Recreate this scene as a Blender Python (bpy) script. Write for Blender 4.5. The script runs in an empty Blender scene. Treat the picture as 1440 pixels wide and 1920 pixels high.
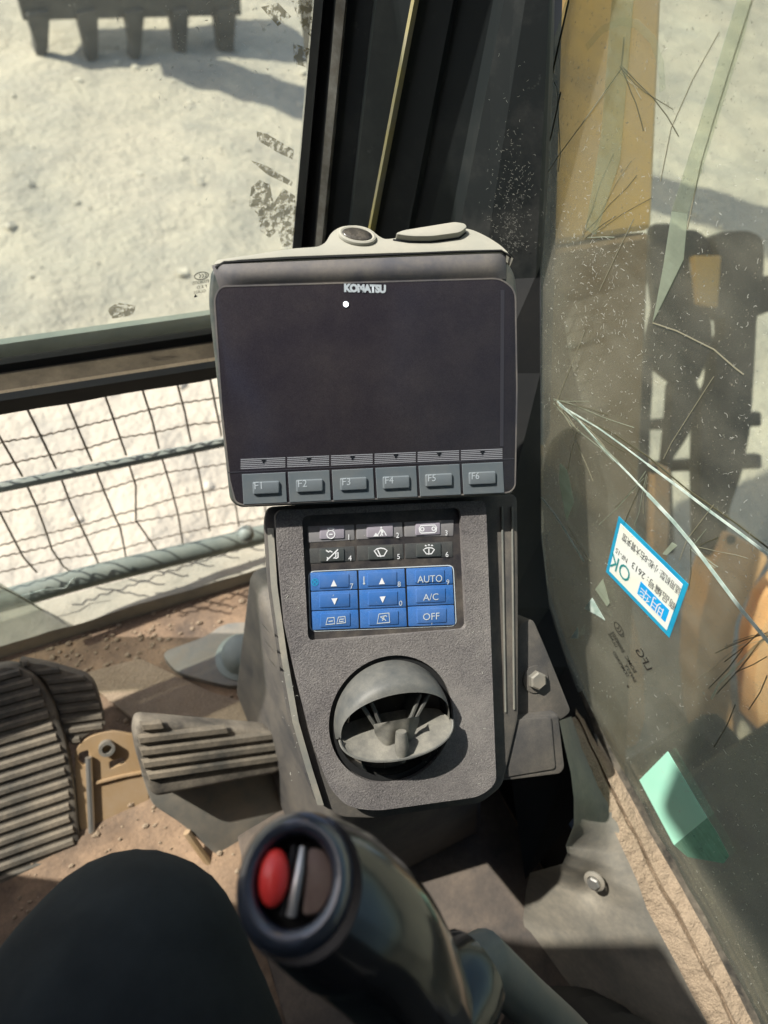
import bpy, bmesh, math, random
from mathutils import Vector, Matrix, noise
R = math.radians
rnd = random.Random(7)
S = bpy.context.scene
COL = S.collection

# ------------------------------------------------------------------ camera, sky, sun, exposure
F = 1200.0                                   # focal length in pixels of the 1440 x 1920 photograph
ZW = Vector((.159, -.588, -.793)).normalized()
XW = Vector((.873, -.290, .390)); XW = (XW - ZW * XW.dot(ZW)).normalized()
YW = ZW.cross(XW)
H0 = 2.4                                     # eye height above the ground outside
right = Vector((XW[0], YW[0], ZW[0])); down = Vector((XW[1], YW[1], ZW[1])); fwd = Vector((XW[2], YW[2], ZW[2]))
cd = bpy.data.cameras.new('camera'); cam = bpy.data.objects.new('camera', cd); COL.objects.link(cam)
M = Matrix((right, -down, -fwd)).transposed().to_4x4(); M.translation = Vector((0, 0, H0)); cam.matrix_world = M
cd.sensor_fit = 'VERTICAL'; cd.sensor_height = 36; cd.sensor_width = 27; cd.lens = 36 * F / 1920
cd.clip_start = .02; cd.clip_end = 500
cd.dof.use_dof = True; cd.dof.focus_distance = .60; cd.dof.aperture_fstop = cd.lens / 5.0
S.camera = cam
SUNL = Vector((.50, -.33, -.80)).normalized()         # direction the light travels
W = bpy.data.worlds.new('World'); S.world = W; W.use_nodes = True
nt = W.node_tree; nt.nodes.clear()
sky = nt.nodes.new('ShaderNodeTexSky'); sky.sky_type = 'NISHITA'; sky.sun_disc = False
sky.sun_elevation = math.asin(-SUNL.z); sky.sun_rotation = math.atan2(-SUNL.x, -SUNL.y); sky.dust_density = 2.0
bg = nt.nodes.new('ShaderNodeBackground'); bg.inputs['Strength'].default_value = .145
wo = nt.nodes.new('ShaderNodeOutputWorld'); nt.links.new(sky.outputs[0], bg.inputs[0]); nt.links.new(bg.outputs[0], wo.inputs[0])
sl = bpy.data.lights.new('sun', 'SUN'); sl.energy = 4.3; sl.angle = R(.5); sl.color = (1, .955, .87)
so = bpy.data.objects.new('sun', sl); COL.objects.link(so)
so.rotation_euler = SUNL.to_track_quat('-Z', 'Y').to_euler(); so.location = (-3, 2, 8)
S.view_settings.view_transform = 'Standard'; S.view_settings.look = 'None'
S.view_settings.exposure = .66; S.view_settings.gamma = 1; S.view_settings.use_curve_mapping = False
S.cycles.max_bounces = 8; S.cycles.transparent_max_bounces = 24

# ------------------------------------------------------------------ pixel rays meet real planes (all in cab coordinates: eye at 0,0,0; obj() lifts by H0)
def ray(u, v): return right * ((u - 720) / F) + down * ((v - 960) / F) + fwd
def at_x(u, v, x): r = ray(u, v); return r * (x / r.x)
def at_y(u, v, y): r = ray(u, v); return r * (y / r.y)
def at_z(u, v, z): r = ray(u, v); return r * (z / r.z)
class Fr:                                    # a plane with its own axes: w right, u up, n out
    def __init__(s, o, w, u): s.o = Vector(o); s.w = Vector(w).normalized(); u = Vector(u); s.u = (u - s.w * u.dot(s.w)).normalized(); s.n = s.w.cross(s.u)
    def loc(s, u, v, h=0):
        r = ray(u, v); o = s.o + s.n * h; q = r * (s.n.dot(o) / s.n.dot(r)) - o
        return (q.dot(s.w), q.dot(s.u))
    def pt(s, a, b, h=0): return s.o + s.w * a + s.u * b + s.n * h
    def px(s, u, v, h=0): a, b = s.loc(u, v, h); return s.pt(a, b, h)
def tilt(ref, dep, psi, tau):
    psi, tau = R(psi), R(tau); f = Vector((math.sin(psi), math.cos(psi), 0))
    return Fr(ray(*ref) * dep, (math.cos(psi), -math.sin(psi), 0), Vector((0, 0, math.cos(tau))) + f * math.sin(tau))

# ------------------------------------------------------------------ materials
def nodes(name):
    m = bpy.data.materials.new(name); m.use_nodes = True; n = m.node_tree.nodes; n.clear()
    return m, n, m.node_tree.links, n.new('ShaderNodeOutputMaterial')
def nz(n, l, scale, detail=4, rough=.6, dim=None, co='Object'):
    tc = n.new('ShaderNodeTexCoord'); t = n.new('ShaderNodeTexNoise'); t.inputs['Scale'].default_value = scale
    t.inputs['Detail'].default_value = detail; t.inputs['Roughness'].default_value = rough
    if dim:
        mp = n.new('ShaderNodeMapping'); mp.inputs['Scale'].default_value = dim; l.new(tc.outputs[co], mp.inputs[0]); l.new(mp.outputs[0], t.inputs['Vector'])
    else: l.new(tc.outputs[co], t.inputs['Vector'])
    return t.outputs['Fac']
def ramp(n, l, src, p0, p1, c0=0., c1=1.):
    r = n.new('ShaderNodeMapRange'); r.inputs[1].default_value = p0; r.inputs[2].default_value = p1
    r.inputs[3].default_value = c0; r.inputs[4].default_value = c1; l.new(src, r.inputs[0]); return r.outputs[0]
def mixc(n, l, fac, a, b, mode='MIX'):
    x = n.new('ShaderNodeMix'); x.data_type = 'RGBA'; x.blend_type = mode
    if isinstance(fac, float): x.inputs[0].default_value = fac
    else: l.new(fac, x.inputs[0])
    for i, c in ((6, a), (7, b)):
        if isinstance(c, tuple): x.inputs[i].default_value = (*c, 1)
        else: l.new(c, x.inputs[i])
    return x.outputs[2]
def mth(n, l, op, a, b):
    x = n.new('ShaderNodeMath'); x.operation = op; x.use_clamp = True
    for i, c in ((0, a), (1, b)):
        if isinstance(c, (int, float)): x.inputs[i].default_value = c
        else: l.new(c, x.inputs[i])
    return x.outputs[0]
DUST = (.36, .31, .235)
def mat(name, c, rough=.6, metal=0., dust=0., dscale=14, dcol=DUST, grain=0., gscale=900, bump=0., bscale=900, bdist=.001, c2=None, cscale=9, spec=.4, dlo=.35, coat=0., wear=0., wcol=(.3, .3, .28)):
    m, n, l, out = nodes(name); b = n.new('ShaderNodeBsdfPrincipled'); l.new(b.outputs[0], out.inputs[0])
    col = tuple(c)
    if c2: col = mixc(n, l, ramp(n, l, nz(n, l, cscale, 6), .35, .65), col, tuple(c2))
    if grain: col = mixc(n, l, ramp(n, l, nz(n, l, gscale, 2, .7), .3, .7), col, mixc(n, l, 1., tuple(grain), tuple(grain)))
    if wear: col = mixc(n, l, ramp(n, l, nz(n, l, 35, 9, .75), .62, .70, 0, wear), col, wcol)
    rg = rough
    if dust:
        f1 = ramp(n, l, nz(n, l, dscale, 8, .68), dlo, dlo + .35)
        f2 = ramp(n, l, nz(n, l, dscale * 22, 5, .7), .3, .75)
        fac = mth(n, l, 'MULTIPLY', mth(n, l, 'ADD', mth(n, l, 'MULTIPLY', f1, .75), mth(n, l, 'MULTIPLY', mth(n, l, 'MULTIPLY', f1, f2), .6)), dust)
        col = mixc(n, l, fac, col, dcol)
        l.new(ramp(n, l, fac, 0, 1, rough, .95), b.inputs['Roughness'])
    else: b.inputs['Roughness'].default_value = rough
    if isinstance(col, tuple): b.inputs['Base Color'].default_value = (*col, 1)
    else: l.new(col, b.inputs['Base Color'])
    b.inputs['Metallic'].default_value = metal; b.inputs['Specular IOR Level'].default_value = spec; b.inputs['Coat Weight'].default_value = coat
    if bump:
        bp = n.new('ShaderNodeBump'); bp.inputs['Strength'].default_value = bump; bp.inputs['Distance'].default_value = bdist
        l.new(nz(n, l, bscale, 4, .65), bp.inputs['Height']); l.new(bp.outputs[0], b.inputs['Normal'])
    return m
def glassmat(name, tint, dcol, d0, d1, scale, mask=None, lo=.35, hi=.7, speck=.0):
    m, n, l, out = nodes(name)
    tr = n.new('ShaderNodeBsdfTransparent'); tr.inputs[0].default_value = (*tint, 1)
    gl = n.new('ShaderNodeBsdfGlossy'); gl.inputs['Roughness'].default_value = .03
    fr = n.new('ShaderNodeFresnel'); fr.inputs[0].default_value = 1.35
    mx = n.new('ShaderNodeMixShader'); l.new(mth(n, l, 'MULTIPLY', fr.outputs[0], .55), mx.inputs[0]); l.new(tr.outputs[0], mx.inputs[1]); l.new(gl.outputs[0], mx.inputs[2])
    df = n.new('ShaderNodeBsdfDiffuse'); df.inputs[0].default_value = (*dcol, 1)
    tl = n.new('ShaderNodeBsdfTranslucent'); tl.inputs[0].default_value = (*dcol, 1)
    dm = n.new('ShaderNodeMixShader'); dm.inputs[0].default_value = .5; l.new(df.outputs[0], dm.inputs[1]); l.new(tl.outputs[0], dm.inputs[2])
    f = ramp(n, l, nz(n, l, scale, 8, .7), lo, hi, d0, d1)
    st = ramp(n, l, nz(n, l, 1.0, 7, .6, (scale * 3, scale * 1.2, scale * 9)), .42, .72, 0, (d1 - d0) * .5)
    f = mth(n, l, 'ADD', f, st)
    if speck:
        f = mth(n, l, 'ADD', f, ramp(n, l, nz(n, l, 420, 3, .6), .66, .72, 0, speck))
        f = mth(n, l, 'ADD', f, ramp(n, l, nz(n, l, 160, 6, .7), .63, .69, 0, speck * .8))
    if mask:                                   # dust that settles towards one end of the pane
        tc = n.new('ShaderNodeTexCoord'); sp = n.new('ShaderNodeSeparateXYZ'); l.new(tc.outputs['Object'], sp.inputs[0])
        ax, a0, a1, g = mask
        f = mth(n, l, 'ADD', f, ramp(n, l, sp.outputs[ax], a0, a1, 0, g))
    fm = n.new('ShaderNodeMixShader'); l.new(f, fm.inputs[0]); l.new(mx.outputs[0], fm.inputs[1]); l.new(dm.outputs[0], fm.inputs[2])
    l.new(fm.outputs[0], out.inputs[0]); return m

MT = dict(
 console=mat('dusty_grey_plastic', (.080, .074, .074), .62, dust=.75, dscale=9, dlo=.42, dcol=(.34, .32, .29), bump=1., bscale=700, bdist=.0012, grain=(.21, .195, .19), gscale=620, wear=.6),
 console_dark=mat('side_grey_plastic', (.045, .045, .047), .6, dust=.35, dscale=10, bump=.3, bscale=900, grain=(.07, .07, .07), gscale=1100),
 console_side=mat('edge_grey_plastic', (.13, .14, .13), .5, dust=.5, dscale=16),
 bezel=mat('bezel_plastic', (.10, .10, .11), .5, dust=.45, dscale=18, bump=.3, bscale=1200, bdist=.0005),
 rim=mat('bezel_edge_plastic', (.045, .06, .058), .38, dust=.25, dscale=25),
 beige=mat('sunbleached_plastic', (.33, .33, .28), .55, dust=.6, dscale=20, dcol=(.44, .41, .33), wear=.5, wcol=(.2, .2, .17), bump=.15),
 blackgloss=mat('black_gloss_plastic', (.008, .010, .013), .16, spec=.6, coat=.4),
 lens=mat('dark_button_lens', (.012, .014, .016), .12, dust=.25, dscale=60, spec=.6),
 screen=mat('screen_glass', (.013, .011, .016), .18, dust=.05, dscale=9, grain=(.034, .031, .039), gscale=1800, spec=.5),
 lcd=mat('screen_edge_strip', (.045, .045, .055), .3),
 hatch=mat('printed_grey_line', (.30, .31, .34), .5),
 fkey=mat('blue_grey_key_film', (.125, .155, .175), .45, dust=.16, dscale=30),
 fbtn=mat('blue_grey_key_cap', (.155, .185, .205), .4, dust=.12, dscale=40),
 white=mat('white_print', (.72, .74, .76), .5),
 paleink=mat('pale_print', (.50, .56, .60), .5),
 key1=mat('grey_key_film', (.22, .22, .235), .45, dust=.15, dscale=40, grain=(.2, .2, .21), gscale=1500),
 key1b=mat('lilac_key_cap', (.30, .28, .33), .4, dust=.1, dscale=50),
 key2=mat('dark_key_film', (.035, .042, .045), .4, dust=.12, dscale=40, grain=(.06, .065, .07), gscale=1500),
 key2b=mat('dark_key_cap', (.05, .06, .062), .38, dust=.1, dscale=40),
 blue=mat('blue_key_film', (.018, .095, .32), .4, dust=.22, dscale=28, dcol=(.3, .38, .5), grain=(.035, .17, .50), gscale=1400),
 bluecap=mat('blue_key_cap', (.028, .125, .38), .4, dust=.18, dscale=28, dcol=(.3, .38, .5)),
 keygap=mat('key_gap', (.006, .008, .012), .6),
 keypanel=mat('keypad_black_film', (.022, .022, .028), .35, dust=.25, dscale=30),
 vent=mat('vent_grey_plastic', (.085, .09, .088), .42, dust=.35, dscale=30, dcol=(.36, .34, .28), bump=.2, bscale=900, bdist=.0004),
 ventin=mat('vent_inner_plastic', (.03, .033, .034), .5, dust=.25, dscale=40),
 ventlip=mat('vent_dusty_lip', (.11, .11, .10), .6, dust=.6, dscale=50, dcol=(.36, .34, .28), bump=.3, bscale=1500),
 rubber=mat('black_rubber', (.008, .009, .010), .75, dust=.02, dscale=20),
 pillar=mat('pillar_dark_paint', (.015, .021, .023), .55, dust=.16, dscale=7, dlo=.5, dcol=(.25, .25, .22), c2=(.018, .022, .022), cscale=3, wear=.12),
 pillar_dusty=mat('pillar_dusty_plastic', (.016, .021, .022), .6, dust=.40, dscale=9, dlo=.45, dcol=(.2, .19, .17), wear=.35),
 strip=mat('worn_metal_strip', (.50, .47, .42), .45, metal=.0, dust=.5, dscale=60, c2=(.05, .05, .05), cscale=30),
 yellow=mat('yellow_paint_edge', (.62, .50, .05), .5, dust=.3, dscale=60, c2=(.36, .35, .30), cscale=9),
 dirt=mat('caked_dust', (.34, .265, .19), .95, grain=(.42, .325, .225), gscale=420, bump=1., bscale=300, bdist=.004, c2=(.25, .19, .13), cscale=22),
 sillpaint=mat('sill_dark_paint', (.03, .03, .028), .7, dust=.55, dscale=40, wear=.6, wcol=(.4, .37, .3)),
 trim=mat('side_trim_plastic', (.11, .115, .11), .5, dust=.85, dscale=5, dcol=(.36, .32, .25), bump=.4, bscale=400, wear=.3, dlo=.25),
 floor=mat('dusty_floor_mat', (.12, .08, .052), .9, dust=.85, dscale=9, dcol=(.40, .275, .175), wear=.5, wcol=(.07, .06, .05), bump=.7, bscale=120, bdist=.003, c2=(.10, .08, .065), cscale=7),
 floor2=mat('floor_dark_mat', (.055, .05, .047), .8, dust=.5, dscale=6, dcol=(.30, .23, .17), bump=.5, bscale=200, bdist=.002),
 ledge=mat('pale_dusty_ledge', (.36, .34, .27), .9, dust=.5, dscale=9, dcol=(.50, .46, .36), bump=.6, bscale=90, bdist=.004, c2=(.22, .22, .18), cscale=11),
 railbrown=mat('brown_dusty_rail', (.11, .085, .06), .8, dust=.5, dscale=18, dcol=(.36, .28, .19), bump=.4, bscale=200),
 seal=mat('grey_green_band', (.14, .17, .15), .6, dust=.4, dscale=14, dcol=(.32, .34, .28)),
 bar=mat('grey_green_bar', (.22, .26, .235), .5, dust=.4, dscale=14, dcol=(.45, .44, .36)),
 wire=mat('rusty_wire', (.20, .175, .14), .7, dust=.25, dscale=60),
 pedal=mat('pedal_rubber', (.06, .055, .048), .7, dust=.9, dscale=14, dcol=(.30, .26, .20), bump=.3, bscale=300),
 pedalrib=mat('pedal_rib_rubber', (.06, .058, .05), .7, dust=.85, dscale=9, dcol=(.34, .285, .21), bump=.3, bscale=300),
 tan=mat('tan_bracket_paint', (.36, .24, .12), .7, dust=.6, dscale=20, dcol=(.42, .32, .22)),
 metal=mat('dusty_steel', (.20, .20, .18), .5, metal=.3, dust=.7, dscale=30, dcol=(.36, .31, .24)),
 steel=mat('bright_steel', (.55, .54, .50), .3, metal=.8, dust=.2, dscale=60),
 red=mat('red_button_plastic', (.85, .05, .04), .35, coat=.2),
 brown=mat('brown_inner_plastic', (.16, .10, .075), .5, dust=.3, dscale=40),
 joy=mat('joystick_black_plastic', (.005, .006, .009), .17, spec=.5, coat=.4, dust=.02, dscale=30),
 joyrim=mat('joystick_rim_plastic', (.025, .033, .05), .34, spec=.8, coat=.6),
 joycoll=mat('joystick_arm_plastic', (.09, .11, .105), .4, dust=.25, dscale=30),
 cloth=mat('dark_trouser_cloth', (.014, .018, .020), .9, c2=(.022, .028, .030), cscale=20, bump=.25, bscale=700, bdist=.001, spec=.2),
 boot=mat('boot_leather', (.03, .025, .02), .7, dust=.5, dscale=20),
 boomy=mat('boom_yellow_paint', (.80, .47, .12), .55, dust=.3, dscale=4, dcol=(.5, .40, .24), c2=(.62, .34, .08), cscale=2),
 boomshade=mat('shaded_boom_brown', (.19, .115, .05), .7, dust=.35, dscale=5, dcol=(.26, .18, .10), bump=.4, bscale=60, bdist=.003),  # boom paint in shade, the shade put into a darker brown
 blacksteel=mat('black_dusty_steel', (.016, .017, .017), .6, dust=.3, dscale=4),
 bucket=mat('worn_bucket_steel', (.04, .04, .04), .6, dust=.3, dscale=2.5, dcol=(.28, .25, .20)),
 rust=mat('orange_rust_steel', (.80, .44, .20), .8, dust=.4, dscale=5, dcol=(.66, .50, .32), bump=.4, bscale=60, bdist=.005),
 deck=mat('deck_dark_paint', (.05, .055, .045), .8, dust=.5, dscale=3, dcol=(.16, .13, .085), bump=.4, bscale=40, bdist=.01),
 deckbrown=mat('deck_brown_paint', (.15, .105, .055), .75, dust=.5, dscale=3, dcol=(.26, .2, .13)),
 soil=mat('dry_pale_soil', (.44, .40, .31), .95, dust=.7, dscale=.9, dcol=(.55, .475, .36), c2=(.30, .285, .24), cscale=2.6, bump=1., bscale=9, bdist=.05),
 rock=mat('pale_rubble', (.54, .49, .39), .95, c2=(.46, .42, .34), cscale=2, bump=.6, bscale=30, bdist=.01),
 crack=mat('crack_bright_edge', (.72, .82, .74), .25, spec=.8, coat=.6, c2=(.35, .48, .42), cscale=60),
 crackdark=mat('crack_dark_edge', (.09, .085, .05), .4),
 crackgold=mat('crack_faint_edge', (.26, .245, .17), .4),
 scratch=mat('white_scratch', (.50, .50, .44), .6),
 mint=mat('mint_tape', (.42, .86, .66), .6, c2=(.45, .88, .68), cscale=30),
 stblue=mat('sticker_blue', (.015, .30, .52), .5, c2=(.02, .38, .60), cscale=40),
 stbox=mat('sticker_bright_blue', (.01, .40, .80), .5, c2=(.01, .30, .75), cscale=40),
 stwhite=mat('sticker_white', (.80, .84, .82), .6, c2=(.80, .82, .70), cscale=16),
 ink=mat('sticker_black_ink', (.03, .035, .04), .6),
 teal=mat('sticker_teal_ink', (.02, .25, .25), .6),
 etch=mat('etched_dark_mark', (.012, .010, .008), .7),
 headliner=mat('grey_headliner', (.13, .13, .125), .8),
 seat=mat('black_seat_cloth', (.03, .03, .032), .9),
)
lm, n_, l_, o_ = nodes('glint_white'); e_ = n_.new('ShaderNodeEmission'); e_.inputs[1].default_value = 3; e_.inputs[0].default_value = (.9, 1, 1, 1); l_.new(e_.outputs[0], o_.inputs[0]); MT['glint'] = lm  # glowing white that stands for a glint on the screen, not a lamp
MT['glass_front'] = glassmat('dusty_front_glass', (.90, .925, .89), (.62, .63, .55), .03, .10, 5, speck=.22)
MT['glass_side'] = glassmat('dirty_side_glass', (.86, .90, .84), (.45, .42, .33), .04, .30, 4, mask=(2, -.15, -.95, .07), speck=.6)
MT['shard'] = glassmat('pale_green_shard', (.84, .88, .80), (.60, .65, .53), .35, .6, 9)
MT['streak'] = glassmat('pale_streak', (.93, .95, .90), (.60, .64, .50), .05, .22, 14)
MT['mint_thin'] = glassmat('thin_mint_tape', (.8, .9, .85), (.32, .55, .42), .35, .6, 30)
# olive residue with ragged gaps
def residue():
    m, n, l, out = nodes('olive_residue'); tr = n.new('ShaderNodeBsdfTransparent'); df = n.new('ShaderNodeBsdfDiffuse'); df.inputs[0].default_value = (.34, .27, .085, 1)
    mx = n.new('ShaderNodeMixShader'); l.new(ramp(n, l, nz(n, l, 130, 9, .75), .45, .51, 0, .7), mx.inputs[0]); l.new(tr.outputs[0], mx.inputs[1]); l.new(df.outputs[0], mx.inputs[2]); l.new(mx.outputs[0], out.inputs[0]); return m
MT['residue'] = residue()

# ------------------------------------------------------------------ object helpers
def thing(name, label, cat, loc, group=None):
    o = bpy.data.objects.new(name, None); o.empty_display_size = .05; COL.objects.link(o); o.location = Vector(loc) + Vector((0, 0, H0))
    o['label'] = label; o['category'] = cat
    if group: o['group'] = group
    return o
def wloc(o):
    v = Vector(o.location); p = o.parent
    while p: v += p.location; p = p.parent
    return v
def obj(name, bm, m, parent=None, smooth=False, label=None, kind=None, cat=None, group=None, origin=None):
    bmesh.ops.remove_doubles(bm, verts=bm.verts, dist=1e-6)
    bmesh.ops.recalc_face_normals(bm, faces=bm.faces)
    me = bpy.data.meshes.new(name)
    off = Vector((0, 0, H0))
    if parent: base = wloc(parent); o_loc = Vector((0, 0, 0))
    elif origin is not None: base = Vector(origin) + off; o_loc = base.copy()
    else: base = Vector((0, 0, H0)); o_loc = base.copy()
    bmesh.ops.translate(bm, verts=bm.verts, vec=off - base)
    bm.to_mesh(me); bm.free(); me.materials.append(MT[m])
    if smooth:
        for p in me.polygons: p.use_smooth = True
        try: me.set_sharp_from_angle(angle=R(38))
        except Exception: pass
    o = bpy.data.objects.new(name, me); COL.objects.link(o); o.location = o_loc
    if parent: o.parent = parent
    if label: o['label'] = label
    if kind: o['kind'] = kind
    if cat: o['category'] = cat
    if group: o['group'] = group
    return o
def B(): return bmesh.new()
def rnd_poly(pts, r, n=5):                       # round the corners of a 2-D outline; r a number or one per corner
    out = []; N = len(pts)
    for i, p in enumerate(pts):
        rr = r[i] if isinstance(r, (list, tuple)) else r
        p = Vector(p[:2]); a = Vector(pts[i - 1][:2]); c = Vector(pts[(i + 1) % N][:2])
        if rr <= 0: out.append(tuple(p)); continue
        d1 = (a - p); d2 = (c - p); k = min(rr, d1.length * .45, d2.length * .45)
        s = p + d1.normalized() * k; e = p + d2.normalized() * k
        for j in range(n + 1):
            t = j / n; out.append(tuple(s * (1 - t) ** 2 + p * 2 * t * (1 - t) + e * t * t))
    return out
def plate(bm, fr, outl, h0, h1, bev=0., seg=2, holes=(), back=True, skew=None):
    """extrude a 2-D outline of the frame from h0 (back) to h1 (front)"""
    loops = [outl] + list(holes); ft = []; topE = []; botE = []
    for li, L in enumerate(loops):
        t = [bm.verts.new(fr.pt(a, b, h1)) for a, b in L]
        bb = [bm.verts.new(fr.pt(a, b, h0)) for a, b in (skew if (skew and li == 0) else L)]
        n = len(L)
        te = [bm.edges.new((t[i], t[(i + 1) % n])) for i in range(n)]; be = [bm.edges.new((bb[i], bb[(i + 1) % n])) for i in range(n)]
        for i in range(n): bm.faces.new((t[i], t[(i + 1) % n], bb[(i + 1) % n], bb[i]))
        topE += te; botE += be; ft.append(t)
        if not holes:
            bm.faces.new(t)
            if back: bm.faces.new(bb[::-1])
    if holes:
        bmesh.ops.triangle_fill(bm, edges=topE, use_beauty=True)
        if back: bmesh.ops.triangle_fill(bm, edges=botE, use_beauty=True)
    if bev:
        bmesh.ops.recalc_face_normals(bm, faces=bm.faces)
        bmesh.ops.bevel(bm, geom=topE, offset=bev, segments=seg, profile=.5, affect='EDGES', clamp_overlap=True)
    return bm
def pxp(fr, pts, h=0): return [fr.loc(u, v, h) for u, v in pts]
def box(bm, a, b, M=None):
    vs = [Vector((x, y, z)) for x in (a[0], b[0]) for y in (a[1], b[1]) for z in (a[2], b[2])]
    if M: vs = [M @ v for v in vs]
    v = [bm.verts.new(p) for p in vs]
    for f in ((0, 1, 3, 2), (4, 6, 7, 5), (0, 4, 5, 1), (2, 3, 7, 6), (0, 2, 6, 4), (1, 5, 7, 3)): bm.faces.new([v[i] for i in f])
    return bm
def bevall(bm, off, seg=2): bmesh.ops.recalc_face_normals(bm, faces=bm.faces); bmesh.ops.bevel(bm, geom=list(bm.edges), offset=off, segments=seg, profile=.5, affect='EDGES'); return bm
def tube(bm, pts, r, k=8, closed=False, cap=True, squash=1., up=None):
    pts = [Vector(p) for p in pts]; N = len(pts); rings = []; prev = None
    for i, p in enumerate(pts):
        if closed: d = pts[(i + 1) % N] - pts[i - 1]
        else: d = pts[min(i + 1, N - 1)] - pts[max(i - 1, 0)]
        d.normalize()
        if prev is None: x = (Vector(up) if up else (Vector((0, 0, 1)) if abs(d.z) < .9 else Vector((1, 0, 0))))
        else: x = prev
        x = (x - d * x.dot(d)).normalized(); y = d.cross(x); prev = x
        rr = r[i] if isinstance(r, (list, tuple)) else r
        rings.append([bm.verts.new(p + (x * math.cos(2 * math.pi * j / k) * squash + y * math.sin(2 * math.pi * j / k)) * rr) for j in range(k)])
    for i in range(N if closed else N - 1):
        A = rings[i]; C = rings[(i + 1) % N]
        for j in range(k): bm.faces.new((A[j], A[(j + 1) % k], C[(j + 1) % k], C[j]))
    if cap and not closed: bm.faces.new(rings[0][::-1]); bm.faces.new(rings[-1])
    return bm
def lathe(bm, o, ax, prof, k=32, xa=None, sx=1., sy=1.):
    ax = Vector(ax).normalized(); x = Vector(xa) if xa else (Vector((0, 0, 1)) if abs(ax.z) < .9 else Vector((1, 0, 0)))
    x = (x - ax * x.dot(ax)).normalized(); y = ax.cross(x); o = Vector(o); rings = []
    for r, h in prof:
        if r < 1e-6: rings.append([bm.verts.new(o + ax * h)])
        else: rings.append([bm.verts.new(o + ax * h + (x * math.cos(2 * math.pi * j / k) * sx + y * math.sin(2 * math.pi * j / k) * sy) * r) for j in range(k)])
    for A, C in zip(rings, rings[1:]):
        if len(A) == 1 and len(C) == 1: continue
        for j in range(k):
            q = (j + 1) % k
            if len(A) == 1: bm.faces.new((A[0], C[q], C[j]))
            elif len(C) == 1: bm.faces.new((A[j], A[q], C[0]))
            else: bm.faces.new((A[j], A[q], C[q], C[j]))
    return bm
def grid(bm, fn, nu, nv):
    g = [[bm.verts.new(fn(i / nu, j / nv)) for j in range(nv + 1)] for i in range(nu + 1)]
    for i in range(nu):
        for j in range(nv): bm.faces.new((g[i][j], g[i + 1][j], g[i + 1][j + 1], g[i][j + 1]))
    return bm
def stroke(bm, fr, pts, wd, h, th=.0004, closed=False):      # raised flat line in a frame
    P = [Vector(p) for p in pts]; N = len(P); L = []; Rr = []
    for i in range(N):
        if closed: d = P[(i + 1) % N] - P[i - 1]
        else: d = P[min(i + 1, N - 1)] - P[max(i - 1, 0)]
        d.normalize(); nn = Vector((-d.y, d.x)) * wd / 2
        w_ = wd if not isinstance(wd, list) else wd[i]
        L.append(P[i] + nn); Rr.append(P[i] - nn)
    for hh in (h + th,):
        vl = [bm.verts.new(fr.pt(p.x, p.y, hh)) for p in L]; vr = [bm.verts.new(fr.pt(p.x, p.y, hh)) for p in Rr]
        wl = [bm.verts.new(fr.pt(p.x, p.y, h)) for p in L]; wr = [bm.verts.new(fr.pt(p.x, p.y, h)) for p in Rr]
        for i in range(N if closed else N - 1):
            j = (i + 1) % N
            bm.faces.new((vl[i], vr[i], vr[j], vl[j])); bm.faces.new((vl[i], vl[j], wl[j], wl[i])); bm.faces.new((vr[j], vr[i], wr[i], wr[j]))
    return bm
def text(body, fr, c, size, h, m, parent, d=(1, 0), mirror=False, th=.00025, name='lettering', sx=1., bold=0., space=1.):
    cu = bpy.data.curves.new('t', 'FONT'); cu.body = body; cu.size = size; cu.align_x = 'CENTER'; cu.align_y = 'CENTER'; cu.offset = bold; cu.space_character = space; cu.resolution_u = 3
    t = bpy.data.objects.new('t', cu); COL.objects.link(t); bpy.context.view_layer.update()
    me = bpy.data.meshes.new_from_object(t.evaluated_get(bpy.context.evaluated_depsgraph_get())); bpy.data.objects.remove(t); bpy.data.curves.remove(cu)
    bm = B(); bm.from_mesh(me); bpy.data.meshes.remove(me)
    d = Vector(d).normalized(); e = Vector((-d.y, d.x))
    if mirror: d = -d
    for v in bm.verts:
        q = Vector(c) + d * v.co.x * sx + e * v.co.y; v.co = fr.pt(q.x, q.y, h + th)
    return obj(name, bm, m, parent)
def copytree(o, parent=None):
    c = o.copy(); COL.objects.link(c); c.parent = parent
    for ch in list(o.children): copytree(ch, c)
    return c

GZ = -2.4; YF = .70; XR = .505; FZ = -1.15
# ================================================================== SETTING
# ---- ground outside
def hgt(x, y):
    d = math.hypot(x, y)
    return (noise.fractal(Vector((x * .5, y * .5, 1)), 1, 2.1, 5) * .10 + noise.fractal(Vector((x * 3, y * 3, 4)), 1, 2.2, 4) * .035) * (1 if d < 40 else .5)
bm = B()
grid(bm, lambda s, t: (lambda x, y: Vector((x, y, GZ + hgt(x, y))))(-5 + s * 16, -4 + t * 18), 170, 190)
obj('ground', bm, 'soil', kind='structure', smooth=True)
bm = B()
for (x0, x1, y0, y1) in ((-80, -5, -80, 80), (11, 80, -80, 80), (-5, 11, 14, 80), (-5, 11, -80, -4)):
    v = [bm.verts.new((x, y, GZ - .03)) for x, y in ((x0, y0), (x1, y0), (x1, y1), (x0, y1))]; bm.faces.new(v)
obj('ground', bm, 'soil', kind='structure')
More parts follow.
